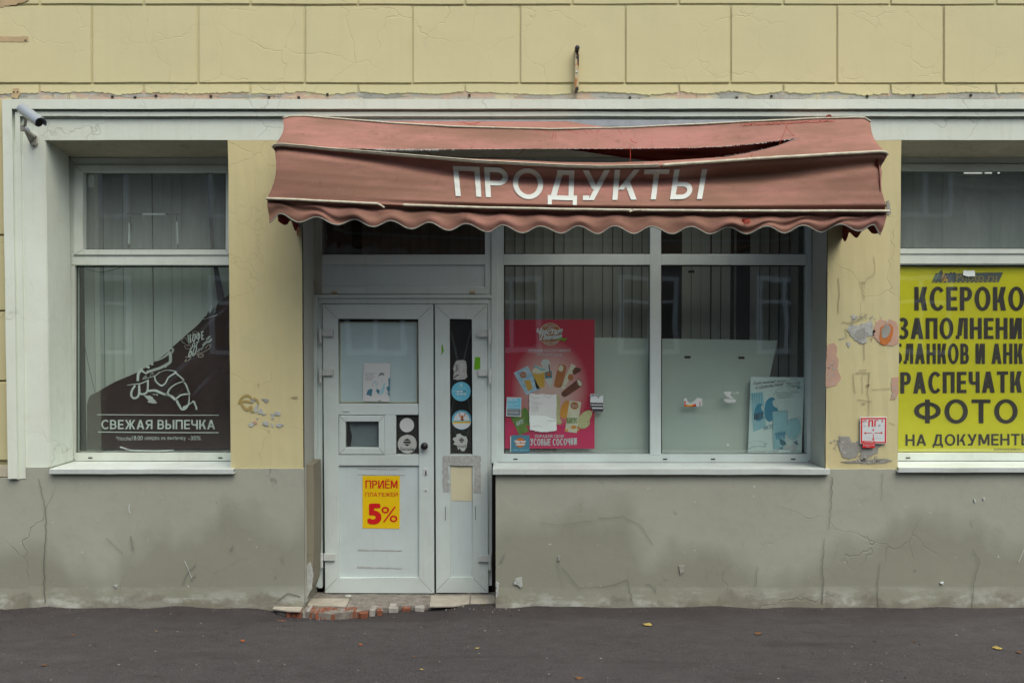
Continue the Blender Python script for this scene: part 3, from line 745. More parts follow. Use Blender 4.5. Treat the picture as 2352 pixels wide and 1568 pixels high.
G().rect(883.5, 952.5, 909.5, 1043.5, LY + .003, .06).build('cross_post', M['pvc'], LF, bevel=BV)
G().frame((778.5, 954, 883, 1043), (793.5, 968, 869.5, 1028), LY - .004, .05).build('hatch_frame', M['pvc'], LF, bevel=BV)
G().rect(777, 1067, 965, 1329, LY + .02, .03).build('panel', M['panel'], LF, bevel=.001)
pane(LF, 776.5, 732.5, 961, 927, 'glass', LY + .03); pane(LF, 794, 968, 869.5, 1028, 'glass', LY + .03); pane(LF, 910, 953, 961, 1043.5, 'glass', LY + .03)
L2 = leaf('side_leaf', (998, 698, 1119, 1362), None, None)
g = G(); O = [P(998.3, 698.5, LY), P(1119, 698.5, LY), P(1121.5, 1360.5, LY), P(1001.5, 1361, LY)]; I = [P(1032.5, 732, LY), P(1084, 732, LY), P(1086, 1325.5, LY), P(1035, 1325.5, LY)]
for a_ in range(4):
    b_ = (a_ + 1) % 4; g.prism([O[a_], O[b_], I[b_], I[a_]], .065)
g.build('leaf_frame', M['pvc'], L2, bevel=BV)
G().rect(1033, 1043.5, 1085.5, 1069, LY + .002, .06).build('cross_rail', M['pvc'], L2, bevel=BV)
G().rect(1033, 1067, 1088, 1328, LY + .016, .03).build('panel', M['panel'], L2, bevel=.001)
pane(L2, 1033, 732.5, 1084, 1043, 'glass', LY + .03)
# hairline mitre joints
def mitres(parent, o, i, Y):
    g = G()
    for (a0, b0), (a1, b1) in zip(((o[0], o[1]), (o[2], o[1]), (o[2], o[3]), (o[0], o[3])), ((i[0], i[1]), (i[2], i[1]), (i[2], i[3]), (i[0], i[3]))):
        a_, b_ = P(a0 + (a1 - a0) * .08, b0 + (b1 - b0) * .08, Y - .0008), P(a0 + (a1 - a0) * .93, b0 + (b1 - b0) * .93, Y - .0008); h_ = Vector((.0011, 0, .0011 * (1 if (a1 - a0) * (b1 - b0) > 0 else -1)))
        g.poly([a_ - h_, b_ - h_, b_ + h_, a_ + h_])
    g.build('mitre_joint', M['grey_scuff'], parent, kind='stuff')
mitres(LF, (741, 699, 995, 1361), (776, 732, 961, 1326), LY); mitres(L2, (999, 699, 1120, 1360), (1033, 732, 1085, 1325), LY); mitres(LF, (778.5, 954, 883, 1043), (793.5, 968, 869.5, 1028), LY - .004)
mitres(W1, (170, 378.6, 526, 585), (191, 396, 518, 573), YR - .014); mitres(W1, (157, 362, 560, 1058), (172, 378, 548, 1040), YR)
# hinges
def hinge(parent, p, b):
    h = G().rect(p[0], p[1], p[2], p[3], LY - .022, .022).build('hinge', M['hinge'], parent, bevel=.004, seg=2)
    c = P((b[0] + b[2]) / 2, (b[1] + b[3]) / 2, LY - .02); zt_, zb_ = P(0, b[1], LY - .02).z, P(0, b[3], LY - .02).z; zm = zt_ + (zb_ - zt_) * .5
    G().tube([(c.x, c.y, zm + .001), (c.x, c.y, zt_)], .0135, 12).build('hinge_barrel', M['hinge'], h)
    G().tube([(c.x, c.y, zb_), (c.x, c.y, zm - .001)], .0115, 12).build('hinge_barrel', M['hinge'], h)
for p, b in (((740, 756.6, 765, 772.8), (731, 755.7, 740, 788)), ((740, 848, 765, 863), (731, 847, 740, 878.5)), ((743, 1271.6, 768.5, 1288), (734, 1270, 743, 1303))): hinge(LF, p, b)
for p, b in (((1096, 757, 1119.5, 774), (1119.5, 756, 1128, 790)), ((1098, 847.5, 1121, 864), (1120, 847, 1128.5, 880)), ((1098, 1275, 1121.5, 1290.5), (1121.5, 1273, 1129, 1308))): hinge(L2, p, b)
# knob
c = P(975.5, 1023, LY)
def lathe(center, prof, seg=24, axis='y'):
    g = G(); rows = []
    for r, y in prof:
        rows.append([(center.x + r * math.cos(2 * math.pi * k / seg), center.y + y, center.z + r * math.sin(2 * math.pi * k / seg)) for k in range(seg + 1)])
    g.grid(rows); return g
lathe(c, [(.0001, -.055), (.012, -.054), (.022, -.048), (.028, -.038), (.028, -.03), (.020, -.02), (.013, -.012), (.013, -.002), (.024, -.002), (.024, .001)]).build('knob', M['black'], LF, smooth=True)
c = P(978, 1083, LY)
g = G(); g.prism([(c.x + .017 * math.cos(a_ / 16 * 2 * math.pi), c.y - .006, c.z + (.014 if math.sin(a_ / 16 * 2 * math.pi) >= 0 else -.014) + .015 * math.sin(a_ / 16 * 2 * math.pi)) for a_ in range(16)], .008)
esc = g.build('lock_plate', M['signwhite'], LF, bevel=.002)
G().prism([(c.x + .007 * math.cos(a_ / 10 * 2 * math.pi), c.y - .0075, c.z + .006 + .008 * math.sin(a_ / 10 * 2 * math.pi)) for a_ in range(10)], .004).build('keyhole', M['bracket_metal'], esc)
G().rect(976.6, 1083, 979.4, 1090, LY - .009, .004).build('keyhole', M['rubber'], esc)
c = P(978, 1126, LY); lathe(c, [(.0001, -.003), (.013, -.003), (.016, .0)]).build('lock_cover', M['signwhite'], LF)
lathe(c, [(.0001, -.004), (.005, -.004), (.005, .0)], 10).build('keyhole', M['rubber'], LF)
# drip caps and slots
for u, v in ((767, 672), (1085, 671.5)): G().rect(u - 6.5, v - 2.6, u + 6.5, v + 2.6, YR - .012, .012).build('drain_cap', M['beige'], DR, bevel=.003)
G().rect(788, 942, 803, 945.5, LY - .006, .01).build('drain_cap', M['hinge'], LF, bevel=.002)
g = lathe(P(721.5, 653, YR), [(.0001, -.012), (.008, -.011), (.012, -.005), (.013, 0)], 12)
g.v = [Vector((p.x, p.y, P(0, 653, YR).z + (p.z - P(0, 653, YR).z) * 2.1)) for p in g.v]; g.build('foam_lump', M['brown_scratch'], DR, smooth=True)
# glue lines left on the lower panel
FL = Flat(0, 0, 1, LY + .0195, LF)
FL.shapes('glue_line', [jagged(q, 7, .5, i) for i, q in enumerate([[(823, 1075), (930, 1077), (930, 1078.5), (823, 1077)], [(821, 1089), (930, 1090.2), (930, 1091.6), (821, 1090.5)], [(821, 1261), (924, 1263), (924, 1265.5), (821, 1264)], [(820, 1300), (924, 1304), (923, 1306), (820, 1304)]])], M['foil'])
for dx in ((1023, 1163, 1195), (1092, 1162, 1193)): 
    Flat(0, 0, 1, LY, L2).shape('glue_line', [(dx[0] - .9, dx[1]), (dx[0] + .9, dx[1]), (dx[0] + .9, dx[2]), (dx[0] - .9, dx[2])], M['greyprint'])

# ------------------------------------------------------------------ doorstep
yd = YR + .05
def gp(u, v, z):
    """point at height z seen at (u,v)"""
    dx = (u - 1176) / F; dy = (784 - v) / F; c, s = math.cos(TH), math.sin(TH)
    ry = c + dy * s; rz = dy * c - s; k = (z - HC) / rz
    return Vector((dx * k, -D + ry * k, z))
DS = thing('doorstep', 'crumbling concrete doorstep with loose pale tiles and broken red brick edge below the shop door', 'doorstep', (P(930, 1362, 0).x, .1, 0))
def ft(u, v, z):
    p = gp(u, v, z); return p
outl = smooth_line([(628, 1392), (640, 1400), (700, 1404), (760, 1408), (815, 1404), (870, 1396), (930, 1391), (990, 1388), (1060, 1390), (1120, 1391), (1180, 1392), (1208, 1388)], 6)
xa_, xb_ = P(703, 1380, 0).x, P(1136, 1380, 0).x
rows = []
nr = 14
for i, q in enumerate(outl):
    p = ft(q.x, q.y, -.003); t_ = i / (len(outl) - 1)
    xbk = xa_ + (xb_ - xa_) * t_
    col_ = []
    for j in range(nr + 1):
        s_ = j / nr
        x = p.x + (xbk - p.x) * s_; y = p.y + (yd - p.y) * s_
        z = -.003 + .006 * s_ - .02 * s_ + .009 * mnoise.noise(Vector((x * 14, y * 14, 0))) + .006 * mnoise.noise(Vector((x * 37, y * 37, 1)))
        col_.append((x, y, z))
    col_.insert(0, (p.x, p.y + .004 + .006 * mnoise.noise(Vector((p.x * 30, 0, 0))), -.06)); rows.append(col_)
G().grid(rows).build('slab', M['concrete'], DS)
rnd = random.Random(3)
# mortar film and broken brick ends along the edge
def bricks(us, z0=-.05):
    for i, (u, v, wd, hh) in enumerate(us):
        p = ft(u, v, -.012); k = 1 / 320
        w_, h_, d_ = wd * k, hh * k, rnd.uniform(.05, .09)
        g = G(); x0, x1 = p.x - w_ / 2, p.x + w_ / 2
        z1 = -.002 + rnd.uniform(-.006, .004)
        g.box(x0, p.y - .042 + rnd.uniform(-.012, .010), -.075, x1, p.y + d_, z1)
        for j in range(len(g.v)): g.v[j] += Vector((rnd.uniform(-.004, .004), rnd.uniform(-.007, .007), rnd.uniform(-.004, .004)))
        g.build('brick', M['brick' if rnd.random() > .2 else 'mortar'], DS, bevel=.005, seg=1)
ul = []
u = 640
while u < 822:
    wd = rnd.uniform(8, 15); ul.append((u + wd / 2, interp(u, [(628, 1394), (660, 1401), (760, 1406), (822, 1402)]), wd - .6, 12)); u += wd
for u, wd in ((838, 16), (856, 14), (873, 12), (905, 22), (935, 20), (965, 24), (1165, 18), (1186, 17), (1120, 22)):
    ul.append((u, interp(u, [(830, 1404), (873, 1397), (935, 1391), (1000, 1389), (1120, 1390), (1200, 1390)]), wd, 9))
bricks(ul)
def tile(pts, z=.004, th=.012, mat='tile'):
    q = [gp(u, v, z) for u, v in pts]; g = G(); n = len(q)
    g.v = q + [p - Vector((0, 0, th)) for p in q]; g.f = [list(range(n)), list(range(n, 2 * n))[::-1]] + [[i, i + n, (i + 1) % n + n, (i + 1) % n] for i in range(n)]
    return g.build('tile', M[mat], DS, bevel=.0015)
tile([(640, 1378), (701, 1378), (690, 1402), (660, 1401), (626, 1396)], .012)
tile([(714, 1373), (803, 1373), (795, 1391), (706, 1388)], .006)
tile([(990, 1366.5), (1080, 1366), (1078, 1384), (1040, 1390), (986, 1391)], .007)
tile([(1081.5, 1366), (1136, 1366), (1139, 1382), (1100, 1386), (1080, 1384)], .006)
# rubble crumbs: uncountable
g = G()
for i in range(420):
    t_ = rnd.random(); u = rnd.uniform(640, 1200); v = interp(u, [(640, 1388), (760, 1396), (930, 1384), (1200, 1390)]) + rnd.gauss(0, 9)
    if v < 1365 or v > 1420: continue
    p = gp(u, v, .0); p.z = .002 if p.y > -.12 else asph_z(p.x, p.y)
    if p.y > .3: continue
    r = rnd.choice([.003, .004, .005, .008]) * rnd.uniform(.6, 1.3); n0 = len(g.v)
    g.v += [p + Vector((rnd.uniform(-r, r), rnd.uniform(-r, r), -.003)) for _ in range(3)] + [p + Vector((0, 0, r * .9))]
    g.f += [[n0, n0 + 1, n0 + 2], [n0, n0 + 1, n0 + 3], [n0 + 1, n0 + 2, n0 + 3], [n0 + 2, n0, n0 + 3]]
g.build('rubble', M['mortar'], DS, kind='stuff')
g = G(); rnd = random.Random(9)
for i in range(1500):
    x = rnd.uniform(-4, 4.4); y = -.06 - abs(rnd.gauss(0, .07)) if rnd.random() < .6 else -.05 - rnd.random() * 1.3
    if xdl < x < xdr and y > -.15: continue
    z = asph_z(x, y); r_ = rnd.choice([.002, .003, .004, .006]) * rnd.uniform(.6, 1.2); n0 = len(g.v); p = Vector((x, y, z))
    g.v += [p + Vector((rnd.uniform(-r_, r_) * 1.6, rnd.uniform(-r_, r_), 0)) for _ in range(3)] + [p + Vector((0, 0, r_))]
    g.f += [[n0, n0 + 1, n0 + 3], [n0 + 1, n0 + 2, n0 + 3], [n0 + 2, n0, n0 + 3]]
g.build('grit', M['grit'], None, kind='stuff', label='loose grit and crumbs scattered on the asphalt along the wall')
def flake(u, v, r, mat, name, seed, z=None, parent=None, **kw):
    rn = random.Random(seed); r *= .68; p = gp(u, v, .0); zz = asph_z(p.x, p.y) + .004 if z is None else z
    g = G(); n0 = 0; pts = []
    for i in range(9):
        a_ = 2 * math.pi * i / 9; k = 1 + rn.uniform(-.35, .35); pts.append(p + Vector((r * k * math.cos(a_) * 1.3, r * k * math.sin(a_), zz + rn.uniform(0, r * .45) - p.z)))
    c_ = p + Vector((0, 0, zz + r * .5 - p.z)); g.v = [c_] + pts; g.f = [[0, i + 1, (i + 1) % 9 + 1] for i in range(9)]
    return g.build(name, mat, parent, **kw)
for i, (u, v, r) in enumerate([(648, 1420, .016), (655, 1423, .013), (640, 1424, .012)]): 
    flake(u, v, r, M['brick'], 'brick_chip', i, label=['largest orange brick chip on the asphalt left of the doorstep', 'right one of the orange brick chips below the doorstep corner', 'left one of the orange brick chips below the doorstep corner'][i], cat='brick chip', group='brick chips beside the doorstep')
flake(800, 1372, .03, M['putty'], 'plaster_flake', 9, .012, label='white plaster flake lying on the doorstep in front of the door', cat='plaster flake')
flake(982, 1369, .012, M['putty'], 'plaster_flake', 12, .010, label='small white plaster crumb left of the right hand step tile', cat='plaster flake')
for i, (u, v, r, m_, lb) in enumerate([(556, 1472, .022, 'leaf_o', 'small orange leaf on the asphalt below the yellow pilaster'), (1488, 1437, .034, 'leaf_y', 'curled yellow leaf on the asphalt below the shop window'), (2292, 1491, .038, 'leaf_y', 'large yellow brown leaf on the asphalt at the far right'), (2340, 1500, .022, 'leaf_b', 'dark brown leaf at the right edge of the asphalt'),
        (1097, 1488, .018, 'leaf_y', 'small pale leaf on the asphalt in front of the door'), (968, 1539, .015, 'leaf_y', 'tiny yellow leaf nearest to the lower edge of the asphalt'), (1740, 1455, .026, 'leaf_b', 'thin brown leaf on the asphalt below the shop window end'), (102, 1530, .02, 'leaf_b', 'dark leaf on the asphalt at the lower left'),
        (168, 1458, .016, 'leaf_b', 'small dark leaf on the asphalt below the left window'), (952, 1508, .013, 'leaf_b', 'tiny brown leaf on the asphalt below the door'), (2100, 1474, .014, 'leaf_b', 'small brown leaf on the asphalt below the fire sign'), (360, 1449, .008, 'leaf_y', 'tiny yellow leaf on the asphalt below the left window'),
        (1330, 1561, .024, 'leaf_b', 'brown leaf cut by the lower edge of the picture'), (828, 1481, .016, 'leaf_o', 'small orange brown leaf in front of the door')]):
    flake(u, v, r, M[m_], 'fallen_leaf', 40 + i, label=lb, cat='leaf', group='fallen leaves on the asphalt')
p = gp(1113, 1391, 0); g = G()
for i in range(9):
    a_ = i * .7; q = p + Vector((.02 * math.cos(a_), .01 * math.sin(a_), .004)); d_ = Vector((.016 * math.cos(a_ * 2.1), -.004, .012)); s_ = Vector((.004, 0, .004))
    g.poly([q, q + d_ * .5 + s_, q + d_, q + d_ * .5 - s_])
g.build('weed', M['green_leaf'], None, label='tiny green weed growing at the edge of the right step tile', cat='weed')

# ------------------------------------------------------------------ blinds behind the glass
def blinds(label, u0, u1, v0, v1, skip=(), pitch=22.4, Y=.62, mat='slat', shift=0, turned=(), wf=.955, tw=9, rot=6, bow=.006):
    x0, x1 = P(u0, 700, Y).x, P(u1, 700, Y).x; z1, z0 = P(0, v0, Y).z, P(0, v1, Y).z; pw = pitch / (F / (Y + D))
    T = thing('vertical_blind', label, 'blind', ((x0 + x1) / 2, Y, z0))
    G().box(x0, Y - .03, z1, x1, Y + .03, z1 + .05).build('headrail', M['pvcw'], T)
    w_ = pw * wf; me = None; i = 0; x = x0 + shift * pw
    while x < x1:
        um = 1176 + (x + pw / 2) * F / (Y + D)
        if not any(a_ < um < b_ for a_, b_ in skip):
            if me is None:
                g = G(); cx = x + pw / 2; nn = 4
                g.grid([[(cx - w_ / 2 + w_ * k / nn, Y + bow * math.sin(k / nn * math.pi), z) for k in range(nn + 1)] for z in (z1, z1 - (z1 - z0) * .5, z0)])
                o = g.build('slat', M[mat], T, smooth=True); me = o
                o.rotation_euler.z = R(rot)
            else:
                o = me.copy(); COL.objects.link(o); o.location = (x + pw / 2 - WL[T.name].x, me.location.y, me.location.z)
                rn = random.Random(i); o.rotation_euler = (R(rn.uniform(-.25, .25)), R(rn.uniform(-.12, .12)), R(rot + rn.uniform(-tw, tw)))
                if any(a_ < um < b_ for a_, b_ in turned): o.rotation_euler.z = R(62)
        x += pw; i += 1
    return T
blinds('white vertical slat blind behind the left window', 172, 560, 380, 1050, skip=((172, 200),))
blinds('dark looking vertical slat blind in the fanlight above the door', 742, 1110, 380, 640, mat='slat_shaded', skip=((805, 830),))
blinds('vertical slat blind behind the left half of the shop window, above the red poster', 1160, 1492, 380, 1050, mat='slat_darker')
blinds('vertical slat blind with missing slats behind the right half of the shop window', 1518, 1850, 380, 1050, mat='slat_darker', skip=((1518, 1556), (1672, 1676), (1692, 1714), (1832, 1850)), turned=((1670, 1692),), shift=.1)
blinds('pale vertical slat blind behind the top pane of the right window', 2050, 2740, 380, 640, wf=1.03, tw=.6, rot=1.5, bow=.0015)

# ------------------------------------------------------------------ awning
AW = thing('shop_awning', 'torn faded pink canvas awning with scalloped edge and white shop lettering over the door', 'awning', (P(1309, 300, 0).x, 0, P(0, 470, 0).z))
Y1, Y2, Y3 = -.39, -.66, -.73
bar1 = [(650, 272), (668, 267), (700, 267), (760, 271.5), (900, 283), (1040, 291), (1100, 293), (1260, 297), (1450, 293), (1700, 281), (1860, 273), (1960, 270.5), (1985, 271), (1999, 280)]
bar2 = [(625, 340), (632, 333.5), (650, 332.5), (760, 343), (930, 357), (1100, 371), (1250, 379), (1370, 383.5), (1500, 381), (1640, 371.5), (1780, 362), (1900, 355), (2020, 348.5), (2034, 350), (2039, 357)]
bar3 = [(611.5, 456.5), (650, 457.5), (760, 463), (870, 468.5), (925, 471), (1100, 477), (1300, 481), (1500, 483.5), (1700, 485), (1900, 485), (2042, 485.5)]
scal = [(618, 511), (644, 491), (688, 511), (727, 499), (775.6, 517), (814, 504), (858, 522), (898, 508), (945.6, 526.6), (985.6, 512), (1030.7, 530), (1070, 514.8), (1120.8, 533.6), (1154, 518.6), (1199, 536), (1240, 521), (1289, 536.6), (1327, 520.4), (1372, 537.8), (1410, 520.6), (1454, 537.8), (1494, 521.6), (1542, 538), (1584, 522), (1629, 537.8), (1672, 522), (1713, 537.6), (1757.7, 521), (1799, 536), (1840.8, 519), (1885, 533), (1928, 516), (1971.5, 531), (2005.6, 516.5), (2022, 538.8)]
def B1(s): u = 650 + s * 1349; return u, interp(u, bar1)
def B2(s): u = 626 + s * 1412.5; return u, interp(u, bar2)
def B3(s): u = 612 + s * 1430; return u, interp(u, bar3)
def B4(s): u = 619 + s * 1403.5; return u, sinterp(u, scal)
NS = 220
def sm(x): x = max(0, min(1, x)); return x * x * (3 - 2 * x)
def main_pt(s, t, lift=0):
    a_ = P(*B2(s), Y2); b_ = P(*B3(s), Y3); p = a_.lerp(b_, t)
    edge = min(s, 1 - s) * 4.0
    cup = math.exp(-(edge / .14) ** 2) * .045 * math.sin(math.pi * t) ** .8
    p.x += cup if s < .5 else -cup * .8
    left = sm(s / .42); right = sm((1 - s) / .22)
    tc = .06 + .20 * left * (.55 + .45 * right); wdt = .08 + .065 * left * right
    amp = .095 * (.25 + .75 * left) * (.5 + .5 * right)
    dY = amp * math.exp(-((t - tc) / wdt) ** 2) * sm(t / .05)
    dY += .05 * left * (.4 + .6 * right) * sm((t - .08) / .3) * (1 - sm((t - .5) / .5))
    dY -= .018 * math.sin(math.pi * t) * (1 - left)
    cr = sm((s - .12) / .3); dY += .036 * cr * math.exp(-((t - .945) / .032) ** 2)
    for k, (tl, sl, am) in enumerate([(.42, -.10, .006), (.55, .06, .004), (.30, .12, .006), (.68, -.04, .003)]):
        dY += am * .45 * mnoise.noise(Vector((s * 3.5, (t - tl + sl * s) * 9, k * 7.0))) * sm(t / .1) * sm((1 - t) / .1)
    p.y += dY - lift
    p.z -= .006 * math.sin(math.pi * t) * left
    return p
NTm = 44
G().grid([[main_pt(i / NS, j / NTm) for i in range(NS + 1)] for j in range(NTm + 1)]).build('front_canvas', M['fabric'], AW, smooth=True)
# upper canvas with the tear
tear_top = [(735, 338.5), (800, 341), (900, 342.5), (1000, 341), (1200, 339.5), (1400, 339), (1500, 338.5), (1600, 337), (1660, 334), (1760, 325), (1841, 316)]
tear_bot = [(735, 340.5), (900, 352), (1080, 364), (1180, 367), (1280, 371.5), (1400, 373), (1500, 369.5), (1600, 364), (1660, 360), (1720, 349), (1780, 336), (1841, 316.2)]
def up_pt(u_s, v, s):
    """point on the upper canvas: s across, image height v between bar 1 and bar 2"""
    u1, v1 = B1(s); u2, v2 = B2(s); t = (v - v1) / (v2 - v1)
    p = P(u1, v1, Y1).lerp(P(u2, v2, Y2), t)
    edge = min(s, 1 - s) * 4.0
    cup = math.exp(-(edge / .16) ** 2) * .03 * math.sin(math.pi * max(0, min(1, t)))
    p.x += cup if s < .5 else -cup
    sag = .02 * math.sin(math.pi * max(0, min(1, t))) * sm(edge)
    p.y += sag * .6 + .006 * mnoise.noise(Vector((s * 12, t * 3, 2))); p.z -= sag * .4
    return p
top_rows = []; nU = 12
sv = [i / NS for i in range(NS + 1)]
def us(s, v):
    u1, v1 = B1(s); u2, v2 = B2(s); t = (v - v1) / (v2 - v1); return u1 + (u2 - u1) * t
gU = G(); gL = G()
colsU = []; colsL = []
for s in sv:
    v1 = B1(s)[1]; v2 = B2(s)[1]; um = us(s, 338)
    if 735 < um < 1841: vt, vb_ = interp(um, tear_top), interp(um, tear_bot)
    else: vt = vb_ = None
    rn = mnoise.noise(Vector((s * 160, 0, 0))) * .8
    if vt is None:
        vm = v1 + (v2 - v1) * .9; vt = vb_ = vm; rn = 0
    vb_ = max(vb_, vt)
    vb_ = min(vb_, v2 - 1.5) if v2 > vt + 2 else vb_
    colsU.append([up_pt(0, v1 + (vt + rn - v1) * j / nU, s) for j in range(nU + 1)])
    colsL.append([up_pt(0, vb_ + (v2 - vb_) * j / 4, s) for j in range(5)])
gU.grid(colsU); gU.build('upper_canvas', M['fabric'], AW, smooth=True)
gL.grid(colsL); gL.build('lower_strip_canvas', M['fabric'], AW, smooth=True)
# roof flap between bar 1 and the wall
rows = []
for s in sv:
    if s > .56: continue
    p = P(*B1(s), Y1); w_ = P(us(s, 280), 277, -.03); w_.x = p.x * .955 + .02
    k = 1 - sm((s - .47) / .09) * .85
    rows.append([p.lerp(w_, j / 5 * k) + Vector((0, 0, -.01 * math.sin(math.pi * j / 5))) for j in range(6)])
G().grid(rows).build('roof_canvas', M['fabric'], AW, smooth=True)
rows = []
for s in sv:
    if s < .56: continue
    p = P(*B1(s), Y1); w_ = P(us(s, 280), 277, -.03); w_.x = p.x * .955 + .02
    k = .12 + sm((s - .80) / .15) * .88
    rows.append([p.lerp(w_, j / 5 * k) for j in range(6)])
G().grid(rows).build('roof_canvas', M['fabric'], AW, smooth=True)
# valance
def val_pt(s, t, lift=0):
    a_ = P(*B3(s), Y3); u4, v4 = B4(s); b_ = P(u4, v4, Y3 + .02); p = a_.lerp(b_, t)
    edge = min(s, 1 - s) * 4
    mid = sm(edge / .5)
    dY = .042 * mid * math.exp(-((t - .17) / .12) ** 2) + .012 * mnoise.noise(Vector((s * 14, t * 2.2, 0))) * sm(t / .2)
    dY += -.022 * sm((t - .3) / .5) * (1 + .5 * math.cos((B4(s)[0]) / 84 * 2 * math.pi)) * mid
    dl = math.exp(-((edge - t * .55) / .07) ** 2) * .03 * (1 - t * .5) if s < .5 else math.exp(-((edge - t * 1.0) / .10) ** 2) * .035 * (1 - t * .5) + math.exp(-((edge - t * .35) / .05) ** 2) * .02
    p.y += (dY + dl) * sm(t / .08) - lift
    return p
NV = 420
G().grid([[val_pt(i / NV, j / 16) for i in range(NV + 1)] for j in range(17)]).build('valance', M['fabric'], AW, smooth=True)
G().tube([val_pt(i / NV, 1.0, .002) for i in range(NV + 1)], .0046, 6).build('scallop_trim', M['trim'], AW, smooth=True)
# piping
def pip(fn, Y, s0, s1, r, lift=.006, n=120, name='piping', dv=0):
    pts = []
    for i in range(n + 1):
        s = s0 + (s1 - s0) * i / n; u, v = fn(s); p = P(u, v + dv + .5 * mnoise.noise(Vector((s * 30, 0, Y))), Y); p.y -= lift; pts.append(p)
    return G().tube(pts, r, 8).build(name, M['piping'], AW, smooth=True)
pip(B1, Y1, 0, .36, .0065); pip(B1, Y1, .36, .70, .006); pip(B1, Y1, .70, 1, .0065)
pip(B2, Y2, 0, .628, .0105, dv=.5); pip(B2, Y2, .634, 1, .0105, dv=.5)
pip(B2, Y2, .002, .628, .004, lift=.017, dv=-1.5)
pip(B3, Y3, 0, .1795, .0085); pip(B3, Y3, .2195, .586, .0085); pip(B3, Y3, .588, 1, .0085)
q = [P(868, 468.5, Y3 - .008), P(874, 471, Y3 - .02), P(883, 477, Y3 - .03)]; G().tube(q, .006, 8).build('piping', M['piping'], AW)
q = [P(1446, 486.5, Y3 - .02), P(1456, 483, Y3 - .02), P(1472, 482, Y3 - .012)]; G().tube(q, .005, 8).build('piping', M['piping'], AW)
# end panels
for sd_, s in ((1, 0.0), (-1, 1.0)):
    p1, p2, p3 = P(*B1(s), Y1), P(*B2(s), Y2), P(*B3(s), Y3); Xw = P(678 if sd_ == 1 else 1939, 400, 0).x
    dz = lambda p: p.z
    prof_t = [(0, 1.44 + HC - .02, Xw)] + [(p.y, p.z, p.x) for p in (p1, p2, p3)]
    rows = []; nY = 30
    for i in range(nY + 1):
        y = (Y3 + .035) * i / nY
        zt_ = interp(-y, [(-q_[0], q_[1]) for q_ in prof_t]) - .03 * sm(i / nY / .1); 
        xx = interp(-y, [(0, Xw), (-Y1, p1.x), (-Y2, p2.x), (-Y3, p3.x)])
        xx += sd_ * (.02 + .055 * sm(i / nY / .45) * (1 - .45 * sm((i / nY - .85) / .15)))
        sc_ = .5 - .5 * math.cos(i / nY * 2 * math.pi * 2.6 + .6)
        zb_ = p3.z - .105 - .05 * sc_ - (.03 if sd_ == 1 else .0) * (1 - i / nY) + (.02 if sd_ == -1 else 0)
        rows.append([(xx + .01 * sd_ * mnoise.noise(Vector((y * 8, j * .4, s))), y, zt_ + (zb_ - zt_) * j / 12) for j in range(13)])
    G().grid(rows).build('end_canvas', M['fabric_dark'], AW, smooth=True)
# unfaded sheet hanging inside, seen through the tear
rows = []
for i in range(41):
    uu = 1285 + (1850 - 1285) * i / 40
    a_ = P(uu, 322, -.30); b_ = P(uu, min(376, 341 + (uu - 1285) * .14), -.40)
    rows.append([a_.lerp(b_, j / 10) + Vector((0, .015 * mnoise.noise(Vector((i * .12, j * 1.4, 0))), 0)) for j in range(11)])
G().grid(rows).build('inner_canvas', M['fabric_dark'], AW, smooth=True)
# steel frame
zb3 = P(1300, 481, Y3).z
g = G(); g.tube([P(*B3(.02 + .96 * i / 20), Y3 + .04) for i in range(21)], .012, 8)
for s_ in (.03, .97):
    p = P(*B3(s_), Y3 + .04); g.tube([Vector((p.x * .99, -.01, p.z - .03)), p], .012, 8)
g.build('awning_frame', M['steel'], AW)
G().rect(690, 276, 1936, 291, -.055, .02).build('wall_rail', M['steel'], AW, bevel=.003)
G().rect(1288, 283.5, 1301, 292.5, -.11, .05).build('rail_hook', M['beige'], AW, bevel=.004)
G().rect(674.5, 509, 691, 524, -.09, .05).build('arm_bracket', M['bracket_metal'], AW, bevel=.006, seg=2)
lathe(P(683, 517, -.09), [(.0001, -.008), (.010, -.008), (.011, 0)], 12).build('arm_bolt', M['black'], AW)
# lettering on the canvas
def on_canvas(body, u0, v0, u1, v1, wt, shears):
    V, Fc = text_mesh(body, wt, 0, (u1 - u0) / (v1 - v0))
    bm = bmesh.new(); vs = [bm.verts.new((a_, b_, l_)) for a_, b_, l_ in V]
    for f in Fc:
        try: bm.faces.new([vs[i] for i in f])
        except ValueError: pass
    bmesh.ops.triangulate(bm, faces=bm.faces[:])
    for k in range(1, 26): bmesh.ops.bisect_plane(bm, geom=bm.verts[:] + bm.edges[:] + bm.faces[:], plane_co=(0, k / 26, 0), plane_no=(0, 1, 0))
    for k in range(1, 60): bmesh.ops.bisect_plane(bm, geom=bm.verts[:] + bm.edges[:] + bm.faces[:], plane_co=(k / 60, 0, 0), plane_no=(1, 0, 0))
    bm.verts.ensure_lookup_table(); out = []; bm.verts.index_update()
    for v in bm.verts:
        a_, b_ = v.co.x, v.co.y
        u = u0 + (u1 - u0) * a_ + shears * (b_ - .5) * (a_ - .35) * 22
        vv = v1 - (v1 - v0) * b_ + interp(a_, [(0, -7), (.2, -3), (.45, 3), (.8, 1), (1, 0)]) * (1 if b_ > .12 else 1)
        s = (u - 620) / 1420
        t = .5
        for _ in range(7):
            pu, pv = seen(main_pt(s, t)); x2, y2 = B2(s); x3, y3 = B3(s); s += (u - pu) / 1420; t += (vv - pv) / (y3 - y2) * .8
            t = max(.02, min(.98, t))
        out.append(main_pt(s, t, .007 + v.co.z))
    g = G(); g.v = out; g.f = [[v.index for v in f.verts] for f in bm.faces]; bm.free(); return g
on_canvas('ПРОДУКТЫ', 1044, 388, 1617, 468.5, .046, 1).build('lettering', M['letter'], AW)
